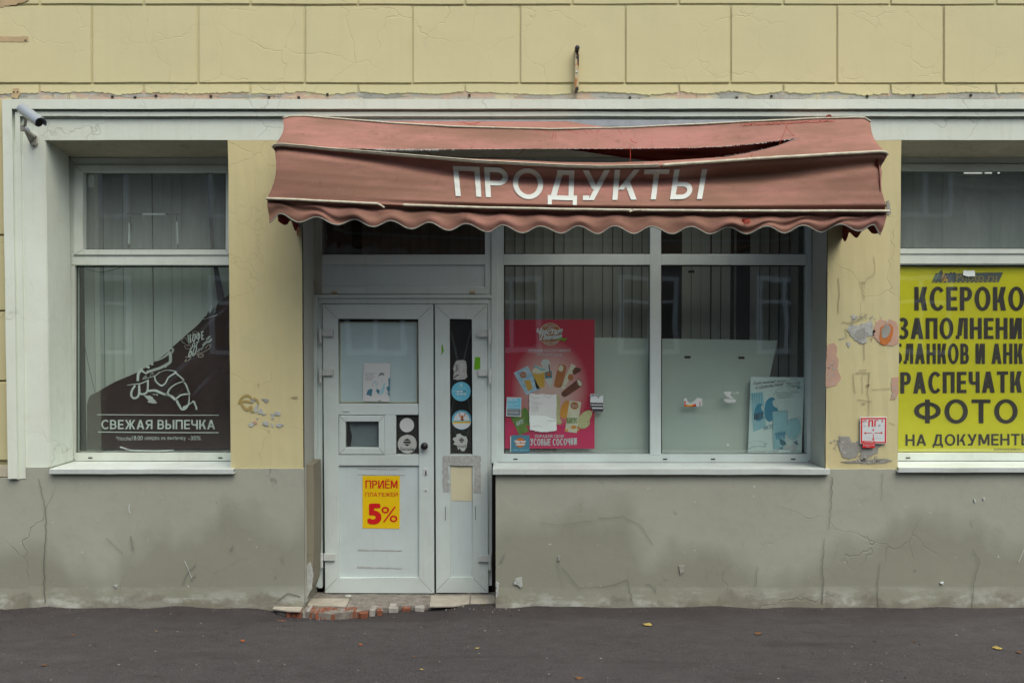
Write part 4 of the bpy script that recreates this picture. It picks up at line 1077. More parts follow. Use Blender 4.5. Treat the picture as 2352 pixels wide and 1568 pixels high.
# frayed edges, loose threads: uncountable
g = G(); rnd = random.Random(11)
for i in range(520):
    u = rnd.choice([rnd.uniform(770, 1180), rnd.uniform(860, 1010), rnd.uniform(1180, 1680)])
    v = interp(u, tear_top); s = (u - 640) / 1380
    for _ in range(3): s += (u - us(s, v)) / 1380
    L = rnd.uniform(1, 5.5 if 850 < u < 1060 else 2.4); p = up_pt(0, v - .5, s); q = p + Vector((rnd.uniform(-.003, .003), -.004, -L / 345)); h = Vector((.0012, 0, 0)); p.y -= .003
    g.poly([p - h, p + h, q])
for i in range(260):
    u = rnd.uniform(1640, 1835); lo = rnd.random() < .6; v = interp(u, tear_bot if lo else tear_top); s = (u - 640) / 1380
    for _ in range(3): s += (u - us(s, v)) / 1380
    p = up_pt(0, v, s); q = p + Vector((rnd.uniform(-.004, .004), -.004, (1 if lo else -1) * rnd.uniform(.002, .008))); h = Vector((.0012, 0, 0)); g.poly([p - h, p + h, q])
g.build('frayed_edge', M['fray'], AW, kind='stuff')
g = G()
def thread(pts, Y, r=.0014):
    q = smooth_line(pts, 5); g.tube([P(a_.x, a_.y, Y) for a_ in q], r, 4)
thread([(1448, 318), (1450, 323), (1456, 327), (1463, 328)], Y1 - .13, .002)
thread([(1447, 340), (1448, 355), (1447, 373)], -.56, .002)
thread([(1272, 303), (1270, 312), (1266, 319)], -.47); thread([(1275, 302), (1277, 320)], -.47)
for u0_, u1_ in ((1228, 1240), (1248, 1262), (1300, 1330), (1340, 1350), (1356, 1361), (1420, 1428), (1378, 1368)):
    thread([(u0_, 298), ((u0_ + u1_) / 2, 303), (u1_, 306)], -.46)
thread([(980, 368), (1003, 356), (1016, 340)], -.5); thread([(965, 341), (995, 358), (1020, 366)], -.5); thread([(1186, 356), (1210, 342)], -.45)
for k in range(26): u = 1700 + k * 8.2; thread([(u, 284 - k * .35), (u + rnd.uniform(4, 14), 288 - k * .35 + rnd.uniform(-2, 2)), (u + rnd.uniform(10, 22), 286 - k * .4 + rnd.uniform(-3, 3))], -.42)
thread([(1804, 288), (1816, 305), (1828, 315)], -.5); thread([(1808, 288), (1795, 320), (1785, 345)], -.54); thread([(1690, 372), (1720, 368), (1728, 352)], -.64)
thread([(1053, 281), (1085, 287), (1098, 283), (1104, 278)], -.25); thread([(1060, 279), (1080, 284), (1100, 281)], -.25)
for k in range(7): thread([(1712 + k * 1.5, 504), (1711 + k * 2, 509), (1709 + k * 2.6, 514 + k % 3)], Y3 - .03)
g.build('loose_threads', M['red_thread'], AW, kind='stuff')
G().prism([P(u, v, Y3 - .0045) for u, v in jagged([(1704, 502), (1723, 502), (1721, 509), (1715, 512), (1706, 511)], 3, .8, 2)], .004).build('tear_hole', M['fabric_dark'], AW)
G().poly([P(u, v, Y3 - .012) for u, v in [(1712, 506), (1722, 502.5), (1722, 506), (1710, 514)]]).build('torn_flap', M['fabric'], AW)
G().prism([P(u, v, Y1 - .01) for u, v in jagged([(1896, 272), (1898, 265), (1905, 263), (1913, 268), (1922, 271)], 3, .8, 2)], .02).build('torn_flap', M['fabric_dark'], AW)
G().grid([[P(641 + 26 * i / 8, 331.5, Y2 + .1), P(641 + 26 * i / 8, 331.5 - 8 * math.sin(math.pi * i / 8), Y2 + .05)] for i in range(9)]).build('corner_opening', M['black'], AW)

# ------------------------------------------------------------------ security camera
cc = P(62, 300, -.03)
CC = thing('security_camera', 'silver bullet security camera on a white corner of the surround', 'security camera', cc)
A_ = P(52, 251, -.20); Bp = P(94, 283, -.36)
ax = (Bp - A_).normalized(); sidev = ax.cross(Vector((0, 0, 1))).normalized(); upv = sidev.cross(ax).normalized()
def cyl(a_, b_, r, seg=20): return G().tube([a_, b_], r, seg)
cyl(A_ - ax * .0 - upv * .008, Bp - ax * .035 - upv * .008, .030).build('camera_body', M['camera_metal'], CC, smooth=False)
fr_ = Bp - ax * .034 - upv * .008
cyl(fr_, fr_ + ax * .002, .027).build('lens_face', M['black'], CC)
g = G(); rows = []
for side in (0, 1):
    rr = .039 - side * .003
    for t_ in (0, 1):
        c0 = A_.lerp(Bp, t_) ; row = []
        for k in range(19):
            an = R(-25 + 230 * k / 18); row.append(c0 + sidev * rr * math.cos(an) + upv * rr * math.sin(an))
        rows.append(row)
g.grid([rows[0], rows[1], rows[3], rows[2], rows[0]]); g.build('sun_shield', M['camera_metal'], CC, smooth=False)
mb = P(56, 297, -.16)
cyl(A_.lerp(Bp, .25) - upv * .04, mb, .010).build('swivel', M['bracket_metal'], CC)
cyl(mb + Vector((0, -.01, .022)), mb + Vector((0, -.01, -.016)), .021).build('swivel_joint', M['bracket_metal'], CC, bevel=.003)
g = G(); wp = P(80, 321, -.035); wp2 = P(72, 330, -.035)
g.v = [mb + Vector((-.012, 0, .01)), mb + Vector((.012, 0, .01)), wp + Vector((.012, 0, .03)), wp2 + Vector((-.012, 0, 0)), mb + Vector((-.012, .02, -.015)), mb + Vector((.012, .02, -.015)), wp + Vector((.012, .02, 0)), wp2 + Vector((-.01, .02, -.02))]
g.f = [[0, 1, 2, 3], [4, 5, 6, 7], [0, 1, 5, 4], [1, 2, 6, 5], [2, 3, 7, 6], [3, 0, 4, 7]]; g.build('arm', M['bracket_metal'], CC, bevel=.003)
g = G(); g.prism([P(u, v, -.045) for u, v in [(70, 303), (84, 311), (86, 330), (80, 337), (75, 337), (68, 326)]], .012); pl = g.build('wall_plate', M['bracket_metal'], CC, bevel=.003)
for u, v in ((82.5, 315), (77.5, 334)): lathe(P(u, v, -.046), [(.0001, -.003), (.005, -.003), (.006, 0)], 10).build('screw', M['black'], CC)
G().prism([P(u, v, -.25) for u, v in [(58, 289), (68, 298), (66, 303), (56, 294)]], .01).build('adjusting_clip', M['signwhite'], CC, bevel=.002)

# rusty bracket high on the wall
RB = thing('rusty_bracket', 'rusty cream painted steel strip standing on the yellow wall above the awning', 'bracket', P(1324, 209, 0))
g = G(); g.prism([P(u, v, -.055) for u, v in [(1321.5, 114), (1330, 111), (1329.5, 160), (1329, 205), (1320.5, 206), (1321, 160)]], .006); g.prism([P(u, v, -.055) for u, v in [(1321.5, 114), (1323.5, 114), (1322.5, 206), (1320.5, 206)]], .05)
g.build('strip', M['rusty'], RB, bevel=.001)
lathe(P(1325.5, 112, -.06), [(.0001, -.03), (.016, -.028), (.018, 0), (.014, .06)], 12).build('bolt', M['black'], RB)
lathe(P(1325, 205.5, -.06), [(.0001, -.016), (.012, -.015), (.013, 0), (.01, .06)], 12).build('bolt', M['black'], RB)
lathe(P(1325.5, 132, -.0555), [(.0001, -.002), (.007, -.002), (.007, 0)], 12).build('bolt', M['black'], RB)
lathe(P(1325, 165, -.0555), [(.0001, -.006), (.007, -.005), (.008, 0)], 12).build('rivet', M['signwhite'], RB)

# exposed old fixings at the upper left of the wall
G().prism([P(u, v, -.004) for u, v in jagged([(-60, 84), (64, 84), (65, 96), (-60, 97)], 6, .8, 3)], .006).build('exposed_render', M['peach'], B)
lathe(P(58.5, 91, -.006), [(.0001, -.006), (.006, -.006), (.007, 0)], 10).build('bolt', M['brown_scratch'], B)
G().prism([P(u, v, -.004) for u, v in jagged([(29, 204), (44, 203), (45, 216), (40, 226), (26, 224)], 4, .8, 3)], .006).build('exposed_render', M['peach'], B)
for u in (32, 44 - 4): lathe(P(u, 211.5, -.005), [(.0001, -.002), (.005, -.002), (.005, 0)], 8).build('anchor_hole', M['rubber'], B)
G().prism([P(u, v, -.0045) for u, v in jagged([(-40, -30), (70, -30), (66, 0), (30, 12), (0, 16), (-40, 20)], 6, 1.5, 3)], .006).build('exposed_render', M['peach'], B)

# paint losses and scrawls on the pilasters (chips lie in a layer 1-2 mm over the render)
PF = Flat(0, 0, 1, -.0345, B)
Z5 = lambda pts: [(1892.7 + x * .3281, 588 + y * .3281) for x, y in pts]
def chip(name, pts, mat, lift=.0, step=2, amp=.9, seed=1, **kw):
    return G().prism([P(u, v, -.0345 - lift * .35) for u, v in jagged(pts, step, amp, seed)], .004).build(name, M[mat], B, **kw)
chip('exposed_render', Z5([(20, 625), (70, 605), (95, 640), (85, 690), (105, 730), (95, 790), (110, 830), (122, 855), (95, 890), (75, 910), (12, 918), (14, 760)]), 'pink')
chip('exposed_render', Z5([(365, 460), (400, 440), (440, 455), (470, 445), (505, 460), (522, 500), (520, 560), (522, 610), (480, 628), (420, 620), (380, 600), (350, 560), (330, 600), (345, 520)]), 'pink')
chip('exposed_render', Z5([(395, 500), (430, 475), (465, 475), (485, 500), (483, 550), (465, 595), (430, 625), (395, 615), (388, 570)]), 'orange_render', .004, 3, .4)
chip('cement_patch', Z5([(400, 520), (425, 482), (450, 478), (468, 500), (462, 540), (440, 570), (410, 575), (402, 550)]), 'cement', .008, 3, .5)
chip('cement_patch', Z5([(478, 850), (523, 845), (522, 955), (500, 1000), (462, 1005), (478, 960), (470, 900)]), 'pink')
for k, pl_ in enumerate([[(175, 490), (240, 485), (330, 452), (345, 480), (340, 510), (360, 520), (345, 545), (330, 560), (290, 560), (300, 600), (270, 615), (220, 590), (190, 560), (165, 520)], [(240, 515), (285, 505), (300, 540), (290, 580), (240, 590), (215, 560)], [(160, 600), (185, 610), (180, 635), (165, 630)], [(190, 415), (235, 420), (225, 440), (195, 435)]]):
    chip('putty_patch', Z5(pl_), 'putty' if k != 1 else 'cement', .003 * (k == 1), 2.5, 1.4, k)
chip('cement_patch', Z5([(95, 1290), (120, 1262), (180, 1262), (190, 1300), (215, 1305), (260, 1280), (380, 1300), (405, 1320), (380, 1345), (378, 1378), (340, 1390), (310, 1410), (285, 1440), (255, 1430), (250, 1390), (268, 1368), (245, 1370), (225, 1405), (180, 1420), (130, 1405), (110, 1350)]), 'cement')
chip('cement_patch', Z5([(120, 1438), (230, 1428), (360, 1420), (430, 1415), (480, 1430), (420, 1450), (300, 1448), (180, 1450)]), 'cement', 0, 3, 1)
chip('cement_patch', [(2036, 462), (2042, 460), (2045, 478), (2047, 488), (2043, 494), (2038, 492)], 'cement', 0, 3, .5)
g = G(); rnd = random.Random(21)
for (cu, cv, su, sv_, n) in ((1976, 762, 26, 14, 60), (2030, 765, 16, 20, 30), (1930, 1020, 14, 16, 24), (2000, 1056, 34, 6, 60), (1912, 850, 8, 22, 30), (2052, 900, 6, 14, 14), (1980, 730, 25, 5, 25)):
    for i in range(n):
        u, v = rnd.gauss(cu, su * .7), rnd.gauss(cv, sv_ * .7)
        if not 1902 < u < 2060 or v > 1070: continue
        q_ = rnd.uniform(.5, 2.2); g.poly([P(a_, b_, -.0352) for a_, b_ in blob_pts(u, v, q_ * rnd.uniform(.7, 2), q_, 6, .4, i)])
g.build('plaster_crumb', M['mixed'], B, kind='stuff')
W5 = Flat(1892.7, 588, .3281, -.0345, B)
W5.strokes('scratch', [([(284, 600), (282, 660), (285, 725)], 4), ([(245, 800), (300, 797)], 4), ([(222, 818), (325, 815)], 5), ([(205, 820), (215, 940), (228, 950)], 4), ([(265, 835), (272, 960)], 3), ([(318, 820), (312, 900), (305, 960), (315, 1000), (312, 1120)], (5, 3)), ([(235, 1002), (335, 1018)], 4), ([(262, 1032), (290, 1030)], 6), ([(300, 900), (320, 905)], 14), ([(330, 935), (470, 925)], 3), ([(100, 150), (110, 260), (100, 330), (103, 400)], 4), ([(255, 182), (290, 186)], 6),
     ([(350, 0), (355, 120), (300, 160), (280, 230), (285, 300)], (3, 1.5)), ([(130, 460), (200, 465), (300, 410)], 5), ([(150, 500), (160, 580)], 4), ([(455, 1165), (500, 1180)], 3), ([(270, 185), (270, 260), (290, 300)], 2)], M['brown_scratch'], .003, kind='stuff')
C2 = Flat(560 / 1.0884, 940 / 1.0884, 1 / 8.71 / 1.0884, -.0345, B)
C2.strokes('scrawl', [([(320, 600), (360, 500), (440, 430), (530, 420), (600, 480)], 45), ([(350, 560), (480, 540), (600, 575)], 42), ([(370, 580), (420, 660), (500, 725), (610, 660)], (45, 70)), ([(640, 480), (720, 520), (745, 600)], 45), ([(570, 760), (650, 770)], 40)], M['ochre_graffiti'], .002)
for k, (pl_, m_) in enumerate([([(590, 495), (640, 490), (720, 505), (710, 530), (650, 540), (625, 590), (590, 570)], 'cement'), ([(820, 495), (900, 485), (970, 510), (960, 550), (910, 580), (870, 540)], 'cement'), ([(700, 630), (755, 615), (730, 690), (715, 780), (670, 800), (650, 760), (660, 690)], 'putty'), ([(760, 720), (820, 700), (830, 770), (910, 820), (850, 850), (800, 800), (750, 825), (730, 790)], 'putty'),
        ([(1120, 760), (1190, 765), (1240, 810), (1210, 850), (1110, 850)], 'putty'), ([(1010, 815), (1100, 810), (1085, 900), (1060, 955), (1035, 920), (1040, 850)], 'putty'), ([(720, 890), (745, 910), (725, 942), (695, 920)], 'putty'), ([(540, 1040), (600, 1010), (670, 1050), (620, 1080), (590, 1110), (545, 1090)], 'putty'), ([(615, 980), (690, 978), (718, 1020), (680, 1045), (640, 1020)], 'pink'), ([(840, 990), (950, 980), (975, 1080), (900, 1080), (840, 1050)], 'putty'), ([(1015, 1010), (1060, 1040), (1080, 1110), (1040, 1090)], 'putty'), ([(1120, 1060), (1210, 1015), (1305, 1065), (1220, 1110), (1150, 1100)], 'putty')]):
    G().prism([P(*C2.uv(x, y), -.036) for x, y in jagged(pl_, 20, 5, k)], .004).build('paint_loss', M[m_], B)
C2.strokes('scrawl', [([(1465, 462), (1600, 458)], 30), ([(748, 140), (750, 250)], 14), ([(977, 1160), (978, 1230)], 12), ([(1510, 480), (1600, 478)], 12)], M['brown_scratch'], .002, kind='stuff')
# chips on the plinth
def pchip(pts, mat, seed=0, amp=.8):
    G().prism([P(u, v, -.056) for u, v in jagged(pts, 3, amp, seed)], .016).build('paint_loss', M[mat], B)
pchip([(1182, 1330), (1198, 1325), (1200, 1345), (1196, 1350), (1190, 1343), (1180, 1341)], 'putty')
pchip([(1281, 1278), (1287, 1277), (1286, 1287), (1281, 1288)], 'cement', 2); pchip([(260, 1344), (270, 1343), (268, 1350)], 'putty', 3); pchip([(1560, 1300), (1572, 1298), (1570, 1312), (1562, 1318)], 'mortar', 4, .5)
pchip([(2237, 1146), (2242, 1149), (2240, 1154)], 'signwhite', 5, .3); pchip([(2258, 1143), (2263, 1144), (2260, 1149)], 'signwhite', 6, .3); pchip([(2160, 1338), (2168, 1336), (2166, 1342)], 'signwhite', 8, .4)
pchip([(1140, 1336), (1146, 1340), (1142, 1352)], 'putty', 9)
SC = Flat(0, 0, 1, -.056, B)
rnd = random.Random(5)
def crackline(pts, w_): return ([tuple(q) for q in jagged(pts, 7, 1.6, int(pts[0][0]), False)], w_)
SC.strokes('crack', [crackline(p_, w_) for p_, w_ in (([(88, 1100), (101, 1150), (106, 1220), (100, 1300), (103, 1385)], (1.2, 2.2)), ([(1912, 1094), (1909, 1160), (1905, 1215)], (1.8, .8)), ([(1893, 1235), (1889, 1300), (1892, 1340), (1887, 1388)], (1, 2)), ([(2028, 1088), (2024, 1150)], (1, .5)), ([(2022, 1290), (2015, 1340), (2018, 1392)], (.7, 1.6)),
    ([(1375, 1190), (1430, 1185), (1470, 1205), (1500, 1250)], .8), ([(1240, 1200), (1290, 1205), (1360, 1195)], .6), ([(1290, 1300), (1330, 1350), (1400, 1345), (1440, 1330)], .9), ([(1440, 1330), (1452, 1400 - 20)], 1), ([(2232, 1395), (2236, 1340), (2250, 1290), (2235, 1262)], 1.1), ([(640, 1378), (660, 1362), (690, 1370)], 2), ([(1740, 1300), (1735, 1345)], 1))], M['crack_dark'], .0012, sm=1, kind='stuff')
SC.strokes('scratch', [([(298, 1157), (296, 1168), (299, 1178)], 1.6), ([(424, 1287), (434, 1310), (442, 1330)], 1.0), ([(2340, 1290), (2352, 1262)], 1)], M['signwhite'], .001, kind='stuff')
SC.strokes('scratch', [([(420, 1340), (428, 1318), (450, 1295)], 2.2), ([(438, 1330), (450, 1318)], 2.5), ([(245, 1235), (282, 1270)], 1.2), ([(300, 1230), (306, 1262)], 3), ([(648, 1270), (650, 1292)], 1.6), ([(1280, 1290), (1295, 1352)], .8), ([(1150, 1290), (1160, 1270)], 3), ([(630, 1405 - 20), (636, 1380)], 1), ([(535, 1250), (530, 1262)], 3), ([(68, 1385), (68, 1365)], 2.5), ([(1485, 1340), (1500, 1345), (1507, 1360)], 1.4)], M['grey_scuff'], .001, kind='stuff')
WF = Flat(0, 0, 1, -.0345, B)

# ------------------------------------------------------------------ posters, stickers and papers
YG = YR + .03          # outer face of the glass
YI = YG + .011         # just inside the glass
def sheet(name, label, cat, pts, Y, mat, th=.0015, **kw):
    """a sheet of paper or film that carries print as children"""
    o = G().prism([P(u, v, Y) for u, v in pts], th).build(name, M[mat], None, label=label, cat=cat, **kw); return o

# brown bakery film hanging in the left window
H = lambda x, y: (137.8 + x * .30474, 643.1 + y * .30474)
fo = [(1300, 90), (1235, 140), (1180, 190), (1120, 245), (1050, 330), (960, 410), (860, 500), (760, 590), (660, 650), (560, 705), (420, 765), (330, 815), (270, 850), (235, 865), (212, 895), (204, 940)]
left_edge = [(204, 940), (203, 1000), (208, 1100), (212, 1200), (212, 1270)]
Yb = YI + .03
def fold(u, v):
    a_ = mnoise.noise(Vector((u * .012 + v * .012, (u - v) * .004, 0))) * .022 + mnoise.noise(Vector(((u + v * 1.1) * .045, (u - v) * .012, 3))) * .007
    d1 = (u + v * 1.05) * .020; a_ += .016 * (1 - abs(mnoise.noise(Vector((d1, (u - v) * .0035, 8)))) * 4) * sm((u - 300) / 80)
    return a_ * sm((960 - v) / 110 + .12)
def film_pt(u, v, lift=0): 
    p = P(u, v, Yb); p.y += fold(u, v) - lift; return p
topc = sorted([H(*q) for q in fo]); 
rows = []; u = topc[0][0]; NU = 70
for i in range(NU + 1):
    uu = topc[0][0] + (545 - topc[0][0]) * i / NU
    vt = interp(uu, topc); 
    vt = min(vt, 1028)
    rows.append([film_pt(uu, vt + (1031 - vt) * j / 40) for j in range(41)])
BF = G().grid(rows).build('bakery_film', M['brown_film'], None, smooth=True, label='dark brown bakery film with pale croissant drawing sagging diagonally in the left window', cat='window film')
class Film(Flat):
    def p(s, x, y, lift=0): u, v = s.uv(x, y); return film_pt(u, v, lift + .008)
FM = Film(137.8, 643.1, .30474, Yb, BF)
FM.text('СВЕЖАЯ ВЫПЕЧКА', 316, 1050, 1172, 1122, M['film_print'], wt=.045)
FM.strokes('line', [([(284, 1012), (600, 1014), (900, 1016), (1200, 1016)], 6), ([(290, 1142), (600, 1145), (900, 1147), (1200, 1147)], 7)], M['film_print'])
FM.text('*после', 426, 1174, 538, 1206, M['film_print'], wt=.008); FM.text('18:00', 546, 1171, 628, 1204, M['film_print'], wt=.01)
FM.text('скидка на выпечку', 642, 1178, 952, 1210, M['film_print'], wt=.008); FM.text('-30%', 970, 1172, 1065, 1204, M['film_print'], wt=.008)
FM.text('КОФЕ', 966, 412, 1088, 478, M['film_print'], wt=.04, rise=30)
FM.text('от', 992, 470, 1050, 504, M['film_print'], wt=.03, slant=.4, rise=10)
FM.text('60', 962, 505, 1030, 585, M['film_print'], wt=.02, slant=.5, rise=18); FM.text('руб', 1026, 515, 1085, 552, M['film_print'], slant=.5, rise=24)
FM.strokes('flourish', [([(945, 480), (925, 465), (930, 445), (950, 435), (965, 470)], 5), ([(962, 440), (975, 415), (1010, 410), (1030, 400), (1025, 385), (1005, 390), (1000, 405), (1012, 408)], 5), ([(975, 520), (945, 515), (938, 495), (955, 490), (962, 498), (970, 482), (982, 495), (975, 522)], 4),
    ([(1010, 560), (1070, 545), (1120, 520), (1138, 490), (1120, 488), (1095, 510), (1105, 516)], 5), ([(1035, 565), (1075, 558), (1080, 575), (1050, 580), (1040, 570)], 6), ([(940, 582), (985, 580), (965, 605), (938, 612), (950, 595)], 5)], M['film_print_faint'])
for cx, cy, r in ((1118, 436, 15), (1128, 458, 15), (1092, 476, 18)):
    FM.strokes('bean', [([(cx + r * math.cos(a_) * .9 - r * .45 * math.sin(a_), cy + r * math.sin(a_) * .75 - r * .5 * math.cos(a_)) for a_ in [k * math.pi / 6 for k in range(13)]], 5), ([(cx - 6, cy + 10), (cx, cy), (cx + 7, cy - 10)], 3)], M['film_print'])
CF = Film(275.6, 790.2, .1055, Yb, BF)
CF.strokes('croissant_drawing', [
    ([(400, 800), (410, 640), (470, 560), (500, 540)], (50, 80)), ([(480, 570), (560, 625), (600, 640)], (50, 20)), ([(590, 480), (660, 510)], 55), ([(700, 440), (750, 425)], 45), ([(820, 370), (980, 285), (1130, 160)], (10, 60)), ([(880, 310), (1040, 180), (1150, 80)], (10, 30)), ([(1150, 90), (1185, 110), (1150, 190)], 35),
    ([(1120, 200), (1110, 360), (1060, 420), (900, 510), (750, 560), (590, 610)], 55), ([(1090, 400), (1020, 470), (1000, 520)], (60, 5)), ([(600, 640), (690, 600), (740, 640)], 8), ([(510, 750), (560, 690), (590, 690), (550, 740)], 10), ([(670, 690), (700, 630), (740, 635), (720, 660)], 10), ([(500, 760), (650, 720), (800, 670), (880, 600)], (10, 20)),
    ([(170, 890), (330, 865), (470, 850), (640, 775)], (10, 30)), ([(350, 890), (280, 1000), (265, 1110), (320, 1170), (400, 1140), (430, 1060), (430, 900)], 45), ([(430, 880), (440, 1000), (450, 1070), (530, 1080), (600, 1030), (620, 900), (620, 780)], 40), ([(625, 1015), (760, 1005), (900, 1050), (1020, 1095)], 50), ([(770, 690), (790, 800), (860, 880), (930, 895), (1000, 840), (1060, 720), (1220, 620)], 35),
    ([(890, 610), (1000, 565), (1120, 575), (1240, 605)], (10, 25)), ([(1210, 620), (1320, 700), (1400, 780)], 32), ([(1050, 1070), (1100, 970), (1220, 870), (1400, 800)], (45, 20)), ([(1400, 830), (1470, 920), (1520, 1090)], 35), ([(1040, 1080), (1130, 1140), (1225, 1205)], 55), ([(1230, 1190), (1330, 1110), (1430, 1085), (1530, 1085)], 35), ([(1250, 1210), (1290, 1310), (1340, 1400), (1420, 1410), (1490, 1340), (1520, 1230), (1510, 1120)], (55, 25)),
    ([(1380, 1380), (1480, 1330), (1600, 1250)], (50, 20)), ([(1590, 1240), (1640, 1250), (1650, 1300), (1680, 1370), (1670, 1420)], 40)], M['film_print'])
CF.shapes('scraped_patch', [jagged([(535, 1110), (660, 1120), (740, 1170), (820, 1260), (800, 1290), (720, 1285), (590, 1255), (640, 1230), (590, 1170)], 30, 10, 1), [(690, 1088), (795, 1078), (770, 1100)], [(800, 1080), (850, 1085), (840, 1115), (805, 1105)]], M['letter'])
FM.text('и', 1130, 195, 1190, 250, M['film_print'], slant=.5, rise=10); FM.text('о', 1085, 240, 1120, 275, M['film_print'], slant=.5)
FM.strokes('line', [([(1060, 305), (1100, 290), (1188, 262)], (2, 6))], M['film_print'])

# tape marks, tag and cord in the left window
TF = thing('tape_frame', 'rectangle of old tape strips stuck on the upper pane of the left window', 'tape', P(352, 572, YI))
FT = Flat(0, 0, 1, YI + .004, TF)
for pts, m_ in (([(292, 489), (326, 490), (326, 494), (292, 493)], 'tape_dark'), ([(326.5, 489.5), (380, 490), (380, 494), (326.5, 494)], 'tape'), ([(380.5, 489.5), (411, 491), (411, 494.5), (380.5, 493.5)], 'tape_dark'), ([(295, 512), (299, 512), (298, 560), (294, 560)], 'tape'), ([(297, 495), (300, 495), (303, 520), (301, 540), (298, 511)], 'tape_dark'), ([(404, 496), (407, 496), (407, 508), (404, 508)], 'tape_dark'), ([(404, 509), (408, 509), (410, 560), (406, 560)], 'tape'), ([(294, 560), (298, 560), (298, 571), (293, 571)], 'tape_dark'), ([(407, 561), (410, 561), (410, 571), (407, 571)], 'tape_dark')):
    FT.shape('strip', pts, M[m_])
sheet('paper_tag', 'small pale paper tag in the top left corner of the left window', 'paper tag', [(202, 402.5), (215.5, 402.5), (215.5, 430), (202, 430)], YI + .002, 'tape')
g = G(); q = smooth_line([(176, 690), (186, 740), (194, 790), (206, 850), (222, 915)], 6); g.tube([P(a_.x, a_.y, YI + .08) for a_ in q], .0022, 6)
CO = g.build('hanging_cord', M['dark_cord'], None, label='thin dark cord hanging slantwise inside the left window', cat='cord')
G().tube([P(190, 740, YI + .08), P(192, 746, YI + .08), P(194, 756, YI + .08)], .007, 8).build('cord_joiner', M['dark_cord'], CO)
g = G(); q = smooth_line([(183, 612), (200, 618), (230, 625), (262, 619), (282, 612)], 6); g.tube([P(a_.x, a_.y, YI + .06) for a_ in q], .0022, 6)
g.build('loose_cord', M['dark_cord'], None, label='thin cord looping under the transom of the left window', cat='cord')
g = G(); g.prism([P(u, v, YI + .1) for u, v in [(474, 396), (480, 396), (492, 573), (484, 573)]], .01)
g.build('dark_strip', M['print_dark'], None, label='dark narrow strap behind the upper pane of the left window', cat='strap')
g = G(); g.prism([P(u, v, YI + .1) for u, v in [(490, 612), (500, 612), (516, 690), (503, 720)]], .01)
g.build('dark_strip', M['print_dark'], None, label='dark slanting strap behind the lower pane of the left window above the brown film', cat='strap')
g = G(); q = [P(u, v, YI + .012) for u, v in ((276, 1026), (300, 1034), (350, 1035.5), (398, 1034))]; g.tube(smooth_line(q, 1) and q, .006, 8)
g.build('white_cable', M['paper'], None, label='white cable lying at the foot of the left window', cat='cable')

# sheet of pale film behind the shop window
sheet('pale_sheet', 'large pale translucent sheet standing behind the lower shop window panes', 'sheet', [(1282, 774), (1500, 777), (1786, 781.5), (1766, 875), (1762, 1048), (1279, 1048)], YI + .05, 'sheet', .003)
def sq(name, label, u, v, w_=7, h_=2.6, mat='rubber', Y=None): sheet(name, label, 'black marker', [(u - w_, v - h_), (u + w_, v - h_), (u + w_, v + h_), (u - w_, v + h_)], Y or YG - .002, mat, group='black strips on the shop window')
sq('black_strip', 'small black strip high on the right shop window pane under the transom', 1588, 624); sq('black_strip', 'left one of two small black strips level with each other on the pale sheet', 1579, 820); sq('black_strip', 'right one of two small black strips level with each other on the pale sheet', 1703, 821.5)

# big red ice cream poster
Q = Flat(1139.3, 716.6, .21087, YI, None)
RP_ = [(92, 83), (1073, 83), (1073, 1485), (92, 1485)]
def redposter_mat():
    t = NT('red_poster_print'); sp = t.n.new('ShaderNodeSeparateXYZ'); t.L(t.geo.outputs['Position'], sp.inputs[0])
    c0 = P(*Q.uv(590, 830), YI); dx = t.math('MULTIPLY', t.math('SUBTRACT', sp.outputs[0], c0.x), 3.4); dz = t.math('MULTIPLY', t.math('SUBTRACT', sp.outputs[2], c0.z), 2.7)
    r = t.math('ADD', t.math('MULTIPLY', dx, dx), t.math('MULTIPLY', dz, dz))
    c = t.mix(t.ramp(r, .05, 1.05), (.60, .42, .38), (.42, .010, .045))
    lowz = P(*Q.uv(590, 1180), YI).z; c = t.mix(t.ramp(sp.outputs[2], lowz - .05, lowz + .04, 1, 0), c, (.56, .012, .10))
    return t.finish(c, .45, spec=.4)
M['redposter'] = redposter_mat()
RP = sheet('ice_cream_poster', 'red ice cream poster behind the left half of the shop window', 'poster', [Q.uv(*p) for p in RP_], YI, 'redposter')
Q.parent = RP
Q.shape('logo_disc', [(590 + 122 * math.cos(k * math.pi / 18), 240 + 122 * math.sin(k * math.pi / 18)) for k in range(36)], M['paper_cream'], .001)
Q.shape('logo_disc', [(590 + 116 * math.cos(k * math.pi / 18), 240 + 116 * math.sin(k * math.pi / 18)) for k in range(36)], M['orange_render'], .0015)
Q.shape('logo_disc', [(590 + 62 * math.cos(k * math.pi / 18), 235 + 62 * math.sin(k * math.pi / 18)) for k in range(36)], M['paper'], .002)
Q.shape('logo_disc', [(590 + 54 * math.cos(k * math.pi / 18), 235 + 54 * math.sin(k * math.pi / 18)) for k in range(36)], M['orange_render'], .0025)
WPr = M['signwhite']
Q.text('ПРОДУКТ', 520, 146, 655, 176, WPr, .003, arc=8); Q.text('trade mark', 524, 306, 668, 338, WPr, .003, arc=-9)
Q.text('Чистая', 442, 176, 728, 250, WPr, .0035, wt=.05, slant=.3, rise=10); Q.text('Линия', 470, 244, 722, 308, WPr, .0035, wt=.05, slant=.3, rise=12)
Q.shapes('leaf_picture', [[(660, 300), (720, 270), (715, 305)], [(715, 290), (780, 282), (740, 325)]], M['green'], .004)
Q.text('ЛУЧШИЙ АССОРТИМЕНТ', 352, 398, 812, 434, WPr); Q.text('ЛУЧШАЯ ЦЕНА', 442, 450, 722, 484, WPr)
Q.text('ПОРАДУЙ СВОИ', 424, 1328, 736, 1370, WPr, wt=.03, arc=0); Q.text('УСОВЫЕ СОСОЧКИ', 372, 1374, 880, 1450, WPr, wt=.035, arc=-6, rise=8)
